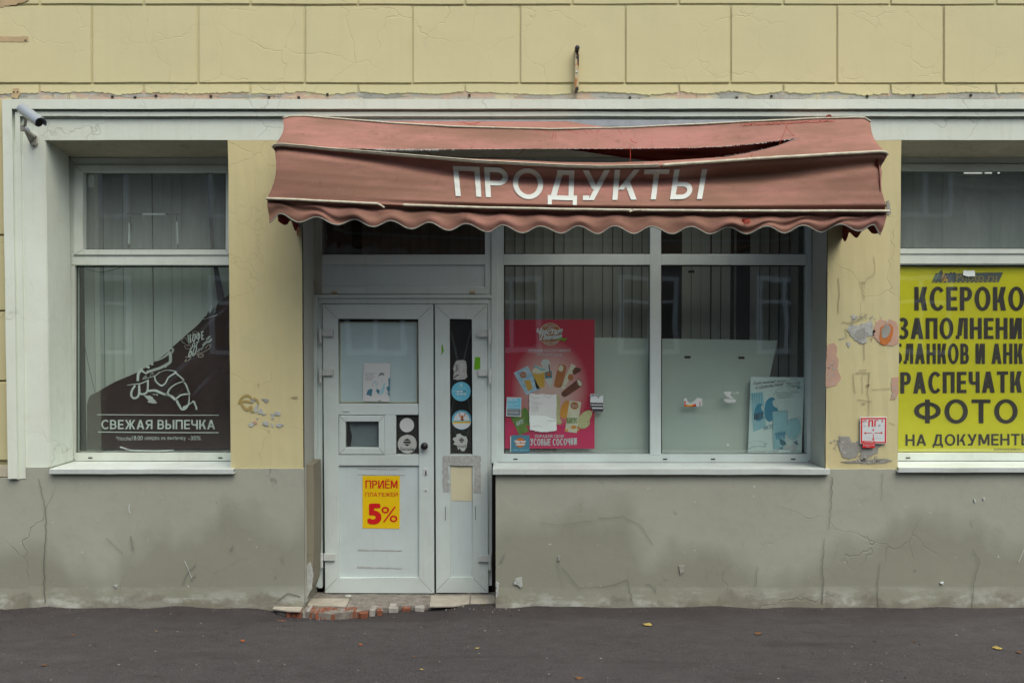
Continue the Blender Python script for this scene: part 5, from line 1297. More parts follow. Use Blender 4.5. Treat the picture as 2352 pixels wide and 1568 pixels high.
def grad(name, a_, b_, sc=6): return simple(name, a_, .45, .4, 0, .5, sc, .02, b_)
M['ic_blue'] = grad('wrapper_blue_print', (.50, .60, .66), (.12, .34, .55), 18); M['ic_yel'] = grad('cone_yellow_print', (.62, .40, .06), (.50, .26, .03)); M['ic_choc'] = grad('chocolate_print', (.16, .045, .015), (.05, .015, .01), 10)
M['ic_cream'] = grad('cream_print', (.62, .60, .48), (.52, .48, .34), 20); M['ic_green'] = grad('green_wrapper_print', (.16, .28, .03), (.06, .15, .02), 14); M['ic_or'] = grad('orange_ice_print', (.62, .30, .04), (.5, .18, .02), 8); M['ic_pistachio'] = grad('speckled_ice_print', (.56, .55, .30), (.35, .33, .14), 60)
Q.shape('ice_cream_picture', [(192, 660), (345, 585), (480, 835), (330, 905)], M['ic_blue'])
Q.shape('logo_disc', [(296 + 38 * math.cos(k * math.pi / 9), 683 + 34 * math.sin(k * math.pi / 9)) for k in range(18)], M['orange_render'], .003)
Q.text('Чистая', 268, 668, 330, 684, WPr, .004, slant=.3); Q.text('Линия', 272, 684, 326, 698, WPr, .004, slant=.3)
Q.shape('ice_cream_picture', [(305, 745), (372, 740), (398, 830), (350, 860)], M['ic_yel'], .003)
Q.shape('ice_cream_picture', [(400, 668), (530, 655), (528, 815), (440, 835)], M['ic_yel'])
Q.shape('ice_cream_picture', smooth_line([(400, 660), (398, 630), (430, 600), (425, 575), (470, 590), (520, 610), (535, 650), (470, 672), (400, 662)], 4)[:-1], M['ic_cream'], .003)
Q.strokes('ice_cream_picture', [([(415, 585), (450, 600), (500, 625), (530, 622)], 16)], M['blue_sticker'], .0035)
Q.shape('ice_cream_picture', smooth_line([(490, 560), (510, 520), (550, 515), (585, 540), (592, 640), (615, 700), (612, 780), (590, 800), (605, 825), (592, 828), (560, 770), (532, 720), (530, 640), (490, 560)], 3)[:-1], M['paper'])
Q.shape('ice_cream_picture', [(570, 572), (582, 570), (592, 640), (580, 645)], M['ic_choc'], .003); Q.shape('ice_cream_picture', [(532, 655), (605, 640), (612, 715), (535, 722)], M['blue_dark'], .003)
Q.shape('logo_disc', [(572 + 26 * math.cos(k * math.pi / 9), 678 + 22 * math.sin(k * math.pi / 9)) for k in range(18)], M['orange_render'], .004)
Q.shape('ice_cream_picture', smooth_line([(672, 610), (690, 575), (720, 570), (762, 590), (760, 650), (718, 800), (690, 820), (650, 815), (632, 795), (650, 700), (672, 610)], 3)[:-1], M['orange_render'])
Q.shape('ice_cream_picture', smooth_line([(672, 620), (705, 575), (735, 600), (720, 645), (690, 640), (672, 620)], 3)[:-1], M['ic_cream'], .003)
Q.shape('ice_cream_picture', [(822, 560), (870, 590), (740, 838), (698, 825)], M['ic_cream'])
Q.shape('ice_cream_picture', [(830, 640), (860, 600), (925, 612), (920, 640), (870, 672), (845, 680)], M['ic_choc'], .003)
Q.shape('logo_disc', [(812 + 30 * math.cos(k * math.pi / 9), 710 + 34 * math.sin(k * math.pi / 9)) for k in range(18)], M['orange_render'], .003)
Q.shape('ice_cream_picture', smooth_line([(715, 880), (725, 862), (880, 740), (900, 728), (935, 760), (938, 800), (920, 815), (770, 915), (735, 920), (712, 900), (715, 880)], 3)[:-1], M['ic_choc'])
Q.shape('ice_cream_picture', smooth_line([(882, 745), (900, 735), (930, 765), (932, 802), (900, 795), (882, 745)], 4)[:-1], M['ic_cream'], .003)
Q.shape('ice_cream_picture', smooth_line([(280, 1060), (320, 1040), (355, 1090), (370, 1180), (380, 1215), (345, 1240), (300, 1190), (278, 1120), (280, 1060)], 4)[:-1], M['ic_green'])
Q.shape('ice_cream_picture', [(160, 1145), (262, 1120), (360, 1295), (255, 1338)], M['ic_green'], .0025)
Q.text('КАКТУС', 222, 1190, 300, 1240, WPr, .0035, wt=.03, rise=30)
Q.shape('ice_cream_picture', [(655, 910), (692, 908), (695, 1160), (722, 1195), (700, 1225), (640, 1215)], M['ic_pistachio'], .0018)
Q.shape('ice_cream_picture', smooth_line([(700, 1080), (720, 1010), (770, 965), (805, 985), (810, 1060), (780, 1140), (735, 1158), (700, 1130), (700, 1080)], 4)[:-1], M['ic_or'])
Q.shape('ice_cream_picture', [(800, 960), (928, 980), (880, 1315), (750, 1298)], M['ic_cream'], .0022)
Q.shape('logo_disc', [(855 + 44 * math.cos(k * math.pi / 9), 1018 + 40 * math.sin(k * math.pi / 9)) for k in range(18)], M['orange_render'], .003)
Q.text('Чистая', 822, 1002, 890, 1020, WPr, .004, slant=.3); Q.text('Линия', 826, 1020, 886, 1036, WPr, .004, slant=.3)
Q.text('КАКТУС', 770, 1150, 885, 1210, M['ic_green'], .004, wt=.05)
Q.shapes('ice_cream_picture', [[(815, 1240), (860, 1230), (880, 1255), (850, 1275), (820, 1265)], [(755, 1275), (785, 1270), (780, 1300), (752, 1296)]], M['ic_or'], .003)
Q.shape('ice_cream_picture', smooth_line([(890, 1200), (900, 1150), (950, 1090), (1010, 1068), (1045, 1085), (1040, 1130), (1020, 1170), (1020, 1220), (980, 1260), (930, 1268), (895, 1240), (890, 1200)], 4)[:-1], M['ic_pistachio'], .003)
Q.shape('ice_cream_picture', [(885, 1268), (905, 1255), (915, 1275), (890, 1302)], M['ic_yel'], .002)
# torn white notice on the poster
tn = [(365, 892), (400, 888), (450, 895), (520, 890), (600, 900), (658, 893), (658, 1170), (662, 1290), (600, 1300), (500, 1304), (430, 1290), (370, 1280), (362, 1120)]
TN = sheet('torn_notice', 'white torn paper notice stuck over the middle of the red poster', 'notice', jagged([Q.uv(*p) for p in tn], 4, .7, 4), YG - .003, 'paper')
QN = Flat(1139.3, 716.6, .21087, YG - .003, TN)
QN.shape('torn_part', jagged([(365, 1120), (470, 1125), (560, 1135), (658, 1170), (660, 1288), (500, 1302), (372, 1282)], 14, 5, 5), M['tape'], .001)
for i in range(6): QN.text(['работаем', 'по понедельникам', 'с 9 до 21', 'магазин', 'закрыт на', 'перерыв'][i], 385, 972 + i * 20, 385 + [70, 118, 66, 76, 82, 76][i], 980 + i * 20, M['greyprint'], .0012)
QN.strokes('tear_line', [([(365, 900), (420, 940), (470, 925)], 3), ([(520, 900), (570, 935), (600, 910)], 3), ([(400, 1245), (460, 1235), (500, 1250)], 3), ([(560, 1180), (600, 1185), (655, 1180)], 4)], M['greyprint'], .0015)
# DELTA stickers
def delta(pts, lb, torn=False):
    o = sheet('delta_sticker', lb, 'sticker', [Q.uv(*p) for p in pts], YG - .003, 'signwhite'); return o
D1 = delta([(118, 925), (276, 930), (272, 1138), (110, 1132)], 'blue and grey advertising sticker on the lower left of the red poster')
QD = Flat(1139.3, 716.6, .21087, YG - .003, D1)
QD.shape('print', [(126, 932), (270, 936), (268, 1052), (122, 1050)], M['blue_sticker'], .0006); QD.shape('print', [(122, 1052), (268, 1054), (266, 1130), (118, 1126)], M['greyprint'], .0006)
QD.text('DELTA', 134, 938, 232, 966, WPr, .0012, wt=.03); 
for i, (t_, x1) in enumerate([('СЕРВИС РЕМОНТА', 252), ('ТЕХНИКИ', 200), ('ПРИСТАВОК', 258)]): QD.text(t_, 130, 994 + i * 18, x1, 1006 + i * 18, WPr, .0012)
QD.text('телефон работаем ежедневно', 128, 1064, 240, 1072, WPr, .0012); QD.text('+7 910 434-00-60', 124, 1086, 244, 1100, WPr, .0012, wt=.02)
D2 = delta(jagged([(1028, 890), (1108, 895), (1098, 930), (1110, 945), (1130, 915), (1166, 900), (1166, 990), (1168, 1060), (1160, 1085), (1055, 1080), (1045, 1050), (1030, 1040), (1028, 960)], 10, 4, 3), 'torn grey and white advertising sticker at the right edge of the red poster')
QD2 = Flat(1139.3, 716.6, .21087, YG - .003, D2)
QD2.text('DELTA', 1034, 897, 1104, 916, M['print_dark'], .0012, wt=.03); QD2.shape('print', jagged([(1032, 985), (1168, 988), (1166, 1083), (1056, 1078), (1046, 1052), (1032, 1040)], 10, 3, 1), M['print_dark'], .0006)
QD2.shapes('print', [[(1040, 1004), (1160, 1006), (1160, 1016), (1040, 1014)], [(1048, 1036), (1162, 1038), (1162, 1052), (1048, 1050)]], WPr, .0012)
# blue pickup point sticker
BS = sheet('blue_logo_sticker', 'square blue sticker with round red logo at the foot of the red poster', 'sticker', [Q.uv(*p) for p in [(172, 1338), (360, 1340), (366, 1350), (366, 1520), (358, 1530), (172, 1528), (164, 1518), (166, 1348)]], YG - .003, 'blue_dark')
QB = Flat(1139.3, 716.6, .21087, YG - .003, BS)
QB.shape('logo_disc', [(264 + 54 * math.cos(k * math.pi / 12), 1420 + 54 * math.sin(k * math.pi / 12)) for k in range(24)], M['orange_render'], .001)
QB.text('Чистая', 200, 1392, 326, 1422, WPr, .0018, wt=.05, slant=.3); QB.text('Линия', 214, 1424, 318, 1450, WPr, .0018, wt=.05, slant=.3); QB.text('ПУНКТ ВЫДАЧИ', 184, 1494, 350, 1512, M['lightblue'], .0012)
sheet('backing_card', 'narrow white card edge beside the square blue sticker', 'card', [Q.uv(*p) for p in [(155, 1350), (163, 1350), (163, 1522), (155, 1520)]], YG - .002, 'signwhite')

# scraps on the right pane: map of zoom 1700,960 x13.07
K = Flat(1700 / 1.0884, 960 / 1.0884, 1 / 13.07 / 1.0884, YG - .002, None)
S1 = sheet('sticker_remnant', 'half torn red and yellow sticker remnant on the pale sheet of the shop window', 'sticker', [K.uv(x, y) for x, y in jagged([(130, 480), (190, 450), (230, 470), (250, 570), (330, 630), (450, 560), (560, 450), (640, 455), (720, 460), (720, 720), (140, 730)], 40, 8, 3)], YG - .002, 'paper')
K1 = Flat(K.ox, K.oy, K.k, YG - .002, S1)
K1.shapes('print', [[(145, 550), (190, 550), (185, 640), (145, 635)], [(140, 650), (300, 680), (520, 640), (520, 725), (140, 728)], [(640, 600), (665, 530), (665, 720), (640, 720)]], M['red'], .0008)
K1.shapes('print', [[(165, 715), (185, 690), (440, 665), (440, 690), (400, 700)]], M['yellow_paper'], .0012)
K1.shapes('print', [[(500, 690), (520, 690), (520, 720), (460, 722)], [(640, 650), (665, 650), (665, 720), (640, 720)]], M['print_black'], .0013)
g = G(); 
for pl_ in ([(1425, 270), (1470, 240), (1690, 250), (1640, 320), (1660, 400), (1780, 450), (1700, 480), (1600, 440), (1520, 390)], [(1400, 520), (1480, 475), (1600, 490), (1750, 480), (1830, 530), (1820, 590), (1600, 600), (1500, 590), (1480, 550)], [(1820, 290), (1870, 250), (1920, 280), (1920, 305)], [(1740, 285), (1750, 250), (1790, 285)]):
    g.prism([P(*K.uv(x, y), YG - .002) for x, y in jagged(pl_, 40, 9, 2)], .0015)
g.build('sticker_remnant', M['paper'], None, label='ragged white sticker remnant on the pale sheet left of the blue poster', cat='sticker')
sheet('paper_scrap', 'tiny white paper scrap low on the right shop window pane', 'scrap', [(1668, 1082 - 60), (1672, 1017), (1676, 1025)], YG - .002, 'paper')

# pale blue poster (zoom 1860,920 x6.82)
kk = 1 / 6.82 / 1.0884
N = Flat(1860 / 1.0884, 920 / 1.0884, kk, YI + .003, None)
NP = sheet('blue_ice_cream_poster', 'sun bleached pale blue ice cream poster in the right corner of the shop window', 'poster', [N.uv(*p) for p in [(115, 148), (1030, 155), (980, 1448), (68, 1440)]], YI + .003, 'palepaper')
N.parent = NP
N.text('Лови момент вкуса', 145, 235, 712, 300, M['print_dark'], slant=.35, wt=.012, rise=55); N.text('и удовольствия!', 195, 300, 680, 375, M['print_dark'], slant=.35, wt=.012, rise=60)
N.strokes('logo_ring', [([(838 + 106 * math.cos(k * math.pi / 12), 285 + 106 * math.sin(k * math.pi / 12)) for k in range(25)], 4)], M['greyprint'], sm=1)
N.text('Чистая', 715, 230, 960, 280, M['greyprint'], slant=.3, wt=0, rise=10); N.text('Линия', 740, 275, 950, 330, M['greyprint'], slant=.3, wt=0, rise=10)
N.shapes('leaf_picture', [[(890, 330), (930, 320), (990, 325), (930, 345)], [(930, 345), (980, 355), (940, 335)]], M['midblue'])
for i, (t_, x0, x1) in enumerate([('Невероятное сочетание', 540, 940), ('нежного пломбира', 550, 835), ('и бодрящей глазури', 560, 850)]): N.text(t_, x0, 408 + i * 40, x1, 440 + i * 40, M['greyprint'], slant=.3, wt=0, rise=14)
N.shape('wrapper_picture', [(115, 425), (325, 402), (375, 1000), (155, 1085)], M['lightblue'])
N.strokes('wrapper_picture', [([(140 + i * 38, 430), (150 + i * 38, 600)], (12, 3)) for i in range(5)], M['midblue'], .0025)
N.shape('wrapper_picture', smooth_line([(175, 740), (200, 660), (250, 605), (310, 620), (330, 740), (310, 860), (240, 900), (180, 850), (175, 740)], 4)[:-1], M['midblue'], .003)
N.shape('wrapper_picture', [(290, 640), (330, 640), (335, 740), (300, 700)], M['palepaper'], .0035)
N.text('КАКТУС', 170, 775, 340, 885, M['print_dark'], .004, wt=.03, rise=30)
N.shape('ice_cream_picture', smooth_line([(350, 700), (370, 580), (430, 510), (490, 498), (530, 530), (490, 560), (500, 640), (545, 670), (575, 690), (570, 760), (500, 870), (430, 912), (370, 860), (350, 780), (350, 700)], 4)[:-1], M['midblue'])
N.strokes('outline', [([(490, 490), (560, 370), (680, 320)], 4), ([(530, 540), (550, 620), (575, 700)], 3), ([(75, 1375), (150, 1340), (260, 1330), (370, 1338), (345, 1300), (395, 1290)], 6), ([(80, 1270), (180, 1245), (300, 1250), (390, 1290)], 3), ([(750, 880), (940, 840), (950, 920), (975, 1010), (950, 1130), (860, 1220), (760, 1190), (720, 1120)], 4), ([(740, 720), (740, 850), (735, 950)], 5), ([(485, 735), (740, 720)], 4), ([(485, 735), (500, 1385), (600, 1380)], 4), ([(750, 1200), (745, 1240)], 3)], M['greyprint'], .0035)
N.shape('wrapper_picture', [(488, 738), (738, 724), (735, 960), (700, 1200), (700, 1375), (502, 1383)], M['lightblue'], .0022)
N.shape('ice_cream_picture', smooth_line([(740, 890), (900, 850), (960, 960), (960, 1060), (880, 1200), (780, 1190), (720, 1100), (740, 890)], 4)[:-1], M['lightblue'], .0024)
N.text('ВАНИЛЬНЫЙ', 525, 1085, 705, 1150, M['midblue'], .004, rise=20); N.text('КАКТУС', 545, 1135, 712, 1215, M['midblue'], .004, wt=.03, rise=20)
N.text('КАКТУС', 335, 985, 500, 1060, M['blue_dark'], .004, slant=.3, rise=40)
N.shapes('leaf_picture', [[(598, 1200), (660, 1220), (715, 1260), (718, 1300), (670, 1322), (620, 1290)], [(600, 1370), (660, 1335), (650, 1380)], [(820, 1240), (860, 1260), (910, 1215), (900, 1270), (935, 1285), (915, 1310), (860, 1280)]], M['blue_dark'], .004)
N.shapes('flower_picture', [[(735 + 62 * math.cos(k * math.pi / 6), 1350 + 50 * math.sin(k * math.pi / 6)) for k in range(12)], [(850 + 62 * math.cos(k * math.pi / 6), 1345 + 58 * math.sin(k * math.pi / 6)) for k in range(12)]], M['paper'], .0038)
N.text('НАТУРАЛЬНЫЙ ПЛОМБИР', 92, 1396, 585, 1428, M['print_dark'], wt=.005)

G().rect(2195, 389, 2300, 399, YI + .25, .1).build('ceiling_lamp', M['lamp'], None, label='lit white tube lamp behind the top edge of the right window pane', cat='lamp')
rows = [[P(u, v + 10 * math.sin((u - 2150) / 90), YI + .12 + .02 * math.sin(u / 40)) for u in range(2180, 2420, 12)] for v in (398, 408, 418, 424)]
G().grid(rows).build('plastic_sheet', M['plastic'], None, smooth=True, label='sagging translucent plastic sheet inside the top of the right window', cat='plastic sheet')
# yellow photocopy poster in the right window
YP = sheet('yellow_poster', 'big glossy yellow photocopy poster with black lettering filling the right window', 'poster', [(2052, 612.5), (2756, 608), (2756, 1040), (2052, 1040)], YI, 'yellow_sign')
Z = Flat(1892.7, 588, .3281, YI, YP)
PB = M['print_black']
Z.text('КСЕРОКОПИЯ', 632, 213, 1740, 384, PB, wt=.05); Z.text('ЗАПОЛНЕНИЕ', 520, 430, 1468, 582, PB, wt=.05); Z.text('БЛАНКОВ И АНКЕТ', 490, 610, 1530, 756, PB, wt=.05)
Z.text('РАСПЕЧАТКА', 534, 810, 1490, 964, PB, wt=.05, rise=8); Z.text('ФОТО', 630, 1000, 1356, 1172, PB, wt=.06); Z.text('НА ДОКУМЕНТЫ', 570, 1246, 1462, 1340, PB, wt=.055, rise=5); Z.text('ВРЕМЕННАЯ ВЫВЕСКА', 1190, 1344, 1386, 1359, PB, slant=.2, wt=.01)
Zl = Flat(2240 / 1.0884, 660 / 1.0884, 1 / 6.534 / 1.0884, YI, YP)
M['logo_grey'] = simple('logo_grey_print', (.085, .10, .105), .4, var=.1); M['logo_green'] = simple('logo_green_print', (.14, .19, .13), .4)
Zl.shape('logo_band', [(650, 150), (1750, 137), (1675, 298), (578, 308)], M['logo_grey'], .001); Zl.shape('logo_band', [(640, 200), (700, 130), (745, 90), (765, 150), (690, 280), (620, 280)], M['logo_green'], .0015); Zl.shape('logo_band', [(745, 88), (768, 150), (700, 285), (650, 285)], M['logo_grey'], .002)
Zl.shape('logo_band', [(768, 150), (815, 150), (880, 272), (735, 282)], M['ic_yel'], .0022)
Zl.text('A', 742, 150, 878, 276, M['print_dark'], .003, wt=0); Zl.text("''", 885, 130, 960, 160, M['print_dark'], .003); Zl.text('Photo.ru', 985, 148, 1650, 278, M['leaf_y'], .003, wt=0)
Zl.shapes('logo_dash', [[(605 + i * 73, 290 - i * .8), (632 + i * 73, 290 - i * .8), (628 + i * 73, 303 - i * .8), (600 + i * 73, 303 - i * .8)] for i in range(15)], M['yellow_sign'], .003)
sheet('paper_scrap', 'torn pale paper scrap stuck over the logo of the yellow poster', 'scrap', [Zl.uv(x, y) for x, y in jagged([(1100, 105), (1285, 108), (1288, 205), (1180, 200), (1100, 185)], 30, 6, 2)], YG - .002, 'tape')

# hydrant sign on the right pilaster
ks = 1 / 9.8 / 1.0884; hx, hy = 2080 / 1.0884, 1000 / 1.0884
U = Flat(hx, hy, ks, -.048, None)
HS = G().prism([P(*U.uv(*p), -.048) for p in [(690, 415), (1345, 408), (1338, 1068), (685, 1070)]], .007).build('hydrant_sign', M['signwhite'], None, bevel=.001, label='white square fire hydrant sign with red border and arrows on the right pilaster', cat='sign')
U.parent = HS; RD = M['red']
g = G(); O = [(712, 432), (1332, 428), (1326, 1046), (704, 1050)]; I = [(745, 462), (1300, 458), (1294, 1016), (738, 1020)]
for i in range(4): j = (i + 1) % 4; g.poly([U.p(*O[i], .0012), U.p(*O[j], .0012), U.p(*I[j], .0012), U.p(*I[i], .0012)])
g.build('border', RD, HS)
U.shapes('letter', [[(893, 482), (1008, 482), (1008, 646), (976, 646), (976, 508), (926, 508), (922, 646), (890, 646)], [(1040, 482), (1138, 482), (1138, 500), (1072, 502), (1070, 646), (1038, 646)]], RD)
U.text('8', 1216, 470, 1252, 538, RD, wt=.01); U.text('м', 782, 616, 814, 640, M['print_dark']); U.text('80', 1138, 598, 1186, 638, M['greyprint']); U.text('4', 986, 690, 1028, 752, RD, wt=.02)
U.shapes('arrow', [[(786, 800), (828, 770), (836, 780), (818, 793), (986, 793), (986, 805), (818, 805), (836, 820), (828, 830)], [(1242, 797), (1206, 766), (1198, 776), (1212, 791), (1040, 793), (1040, 805), (1212, 803), (1200, 820), (1208, 830)], [(1008, 820), (1020, 820), (1022, 950), (1038, 944), (1042, 956), (1014, 984), (982, 956), (988, 946), (1006, 952)]], RD)
U.strokes('dome', [([(762, 522), (775, 495), (803, 484), (832, 494), (848, 522)], 12), ([(765, 524), (846, 526)], 8)], RD)
U.strokes('grid_line', [([(780, 935), (1250, 935)], 2), ([(850, 850), (850, 935)], 2), ([(920, 850), (920, 935)], 2), ([(1110, 850), (1110, 935)], 2)], M['greyprint'], sm=1)
for x, y in ((907, 935), (1180, 930)): U.shape('screw', [(x + 5 * math.cos(k), y + 5 * math.sin(k)) for k in range(6)], M['rubber'])
RS = G().prism([P(*U.uv(*p), -.051) for p in [(758, 990), (1046, 1000), (1048, 1150), (1038, 1166), (752, 1162), (745, 1150)]], .002).build('red_sticker', M['red'], None, label='small red and white sticker overlapping the foot of the hydrant sign', cat='sticker')
U2 = Flat(hx, hy, ks, -.051, RS)
U2.text('ПОМОЩЬ', 785, 1004, 1018, 1030, WPr, wt=.04); U2.text('ВСКРЫТИЕ ЗАМКОВ', 765, 1042, 1036, 1058, WPr); U2.text('ремонт дверей', 768, 1068, 1036, 1082, WPr); U2.text('8-499-401-11-91', 762, 1092, 1040, 1118, WPr, wt=.03); U2.text('круглосуточно', 830, 1134, 960, 1152, WPr)

# door papers
LYG = LY + .03
FD = sheet('frosted_film', 'pale frosted film covering the upper glass of the door', 'window film', [(782, 741), (958, 741), (958, 924), (782, 924)], LYG + .009, 'mattefilm')
YD = Flat(0, 0, 1, LYG + .009, FD)
YD.shapes('old_tape_edge', [[(781, 739.5), (959, 739.5), (959, 742), (781, 742)], [(781, 922), (959, 922), (959, 925), (781, 925)], [(780, 742), (782.5, 742), (782.5, 922), (780, 922)], [(957, 742), (959.5, 742), (959.5, 922), (957, 922)]], M['paper_cream'], .0008)
kp = 1 / 11.2 / 1.0884; A4 = Flat(880 / 1.0884, 880 / 1.0884, kp, LYG - .002, None)
AP = sheet('door_notice', 'white paper notice with bluish photo of two people taped on the door glass', 'notice', [A4.uv(*p) for p in [(325, 302), (1082, 318), (1040, 1388), (300, 1375)]], LYG - .002, 'paper')
A4.parent = AP
for i, (t_, x1) in enumerate([('ВНИМАНИЕ РОДИТЕЛЯМ', 705), ('ДЕТИ 1-7 ЛЕТ', 592), ('УЧИМСЯ С ДЕТЬМИ', 645), ('БЕЗОПАСНОСТИ', 578), ('ПИШИ С НАМИ', 575)]): A4.text(t_, 370, 584 + i * 45, x1, 604 + i * 45, M['print_dark'], wt=.02)
A4.shapes('photo_print', [jagged([(740, 700), (745, 640), (790, 585), (860, 572), (920, 620), (880, 650), (820, 640), (780, 660)], 25, 6, 1)], M['greyprint'])
A4.shapes('photo_print', [jagged(q, 28, 9, i) for i, q in enumerate([[(400, 1190), (440, 1060), (520, 1020), (580, 1040), (550, 1180), (540, 1230)], [(680, 1080), (690, 1010), (780, 1080), (740, 1190)], [(1010, 750), (1062, 720), (1060, 1100), (1000, 1110), (960, 1000), (1030, 920)], [(990, 1120), (1055, 1140), (1050, 1240), (1020, 1220)]])], M['blue_dark'])
A4.shapes('photo_print', [jagged(q, 28, 7, i) for i, q in enumerate([[(740, 1190), (800, 1100), (850, 960), (930, 780), (900, 900), (940, 850), (900, 1080), (860, 1160), (760, 1200)], [(600, 850), (650, 820), (700, 900), (720, 1000), (690, 960), (660, 870)]])], M['lightblue'], .0025)
A4.strokes('photo_print', [([(560, 960), (590, 880), (620, 840), (680, 815), (740, 900)], 5), ([(820, 740), (840, 735)], 7), ([(838, 805), (870, 785)], 7), ([(740, 1360), (820, 1350)], 16), ([(600, 940), (612, 938)], 6), ([(655, 940), (668, 944)], 6)], M['print_dark'], .003)
# curtain scrap behind the small hatch, dark flap
HC_ = sheet('hatch_paper', 'crumpled grey paper behind the small hatch pane of the door', 'paper', jagged([(801, 968), (868, 968), (868, 1024), (830, 1024), (806, 1026), (808, 1000)], 6, 1, 2), LYG + .02, 'blue_grey' if 'blue_grey' in M else 'greyprint')
# stickers on the door
def disc(u, v, ru, rv, Y, mat, name, label, cat='sticker', ragged=0, seed=0, parent=None, n=36):
    pts = [(u + ru * math.cos(2 * math.pi * k / n), v + rv * math.sin(2 * math.pi * k / n)) for k in range(n)]
    if ragged: pts = jagged(pts, 2.5, ragged, seed)
    return G().prism([P(a_, b_, Y) for a_, b_ in pts], .0012).build(name, M[mat], parent, label=label, cat=cat) if not parent else G().poly([P(a_, b_, Y) for a_, b_ in pts]).build(name, M[mat], parent)
ZB = lambda x, y: (750 / 1.0884 + x / 3.0476, 1000 / 1.0884 + y / 3.0476)   # zoom 2.8
u, v = ZB(748, 174); disc(u, v, 16.5, 16.3, LYG - .002, 'paper', 'round_sticker', 'blank pale round sticker above the beeline sticker in the door'.replace('beeline', 'striped logo'))
u, v = ZB(751, 306); BL = disc(u, v, 22, 21.5, LYG - .002, 'letter', 'round_sticker', 'white round sticker with black stripes logo and lettering beside the knob', ragged=.6, seed=3)
b = Flat(750 / 1.0884, 1000 / 1.0884, 1 / 3.0476, LYG - .002, BL)
def bee(b, x, y, s, m_):
    b.shapes('logo_stripe', [[(x - 26 * s, y - 6 * s), (x + 26 * s, y - 6 * s), (x + 26 * s, y + 6 * s), (x - 26 * s, y + 6 * s)], [(x - 20 * s, y - 16 * s), (x, y - 26 * s), (x + 20 * s, y - 16 * s), (x + 22 * s, y - 12 * s), (x - 22 * s, y - 12 * s)], [(x - 22 * s, y + 13 * s), (x + 22 * s, y + 13 * s), (x, y + 27 * s)]], m_)
bee(b, 750, 294, 1, M['black']); b.text('Билайн', 704, 328, 798, 352, M['black'], wt=.005)
ZC = lambda x, y: (1040 / 1.0884 + x / 4.0651, 780 / 1.0884 + y / 4.0651)     # zoom 3.735
kc = 1 / 4.0651; ocx, ocy = 1040 / 1.0884, 780 / 1.0884
rs = sheet('torn_sticker', 'silvery torn sticker at the top of the narrow door glass', 'sticker', jagged([ZC(*p) for p in [(365, 470), (385, 450), (450, 448), (470, 470), (475, 520), (470, 570), (478, 600), (455, 625), (380, 632), (348, 625), (352, 560), (345, 530)]], 3, .8, 2), LYG - .002, 'foil')
Flat(ocx, ocy, kc, LYG - .002, rs).strokes('tear_line', [([(365, 490), (385, 500), (375, 520), (395, 530)], 6), ([(360, 555), (380, 550), (385, 530)], 6), ([(355, 610), (375, 595), (400, 585)], 9)], M['black'], .001)
u, v = ZC(421, 740); SB = disc(u, v, 22.2, 22.2, LYG - .002, 'blue_sticker', 'payment_sticker', 'round sky blue payment sticker on the narrow door glass')
b = Flat(ocx, ocy, kc, LYG - .002, SB); b.shape('logo', [(422 + 16 * math.cos(k * .5), 680 + 15 * math.sin(k * .5)) for k in range(12)], M['lightblue'], .001); b.text('СБЕРБАНК', 386, 700, 456, 714, M['lightblue'], .001); b.text('МИР', 346, 734, 372, 742, WPr, .001)
b.shapes('card_mark', [[(x, y), (x + 23, y), (x + 23, y + 14), (x, y + 14)] for x, y in ((380, 733), (411, 732), (381, 757), (411, 757), (442, 756))], M['signwhite'], .001)
b.shapes('card_mark', [[(442, 733), (463, 733), (463, 746), (442, 746)]], M['blue_dark'], .001); b.text('спасибо', 386, 797, 424, 806, M['lightblue'], .001, slant=.2)
u, v = ZC(426, 1005); FS = disc(u, v, 22.5, 22.3, LYG - .002, 'blue_sticker', 'round_sticker', 'round blue and white badge sticker with yellow stripe on the narrow door glass', ragged=.3)
b = Flat(ocx, ocy, kc, LYG - .002, FS)
b.shape('print', [(426 + 74 * math.cos(math.pi + k * math.pi / 20), 1010 + 78 * math.sin(math.pi + k * math.pi / 20)) for k in range(21)], M['signwhite'], .0006)
b.shape('print', [(426 + 84 * math.cos(k * math.pi / 20), 1030 + 62 * math.sin(k * math.pi / 20)) for k in range(21)], M['signwhite'], .0006)
b.shape('print', [(342, 1022), (510, 1018), (508, 1034), (345, 1038)], M['yellow_paper'], .001); b.text('ТЕРРИТОРИЯ ОХРАНЫ', 355, 1024, 500, 1032, M['black'], .0014)
b.strokes('emblem', [([(405, 945), (412, 970), (430, 985), (450, 968), (462, 945)], 8), ([(430, 960), (432, 1010)], 16), ([(415, 1000), (450, 1005)], 12), ([(400, 950), (415, 942)], 6), ([(450, 945), (466, 955)], 6)], M['orange_render'], .0016)
for i in range(16):
    a_ = R(200 + i * 9.3); b.shape('letter', [(426 + 80 * math.cos(a_ + dx) + dy * math.cos(a_), 1010 + 84 * math.sin(a_ + dx) + dy * math.sin(a_)) for dx, dy in ((0, -4), (.07, -4), (.07, 5), (0, 5))], M['blue_dark'], .0016)
rs = sheet('torn_sticker', 'ragged remains of a white striped logo sticker at the foot of the narrow door glass', 'sticker', jagged([ZC(*p) for p in [(340, 1180), (375, 1160), (380, 1140), (410, 1130), (425, 1150), (470, 1160), (480, 1190), (470, 1260), (455, 1290), (430, 1297), (405, 1270), (390, 1290), (380, 1240), (345, 1235), (360, 1210)]], 2.5, .9, 2), LYG - .002, 'letter')
b = Flat(ocx, ocy, kc, LYG - .002, rs); bee(b, 425, 1195, .9, M['black']); b.text('лай', 385, 1236, 466, 1262, M['black'], .002, wt=0)
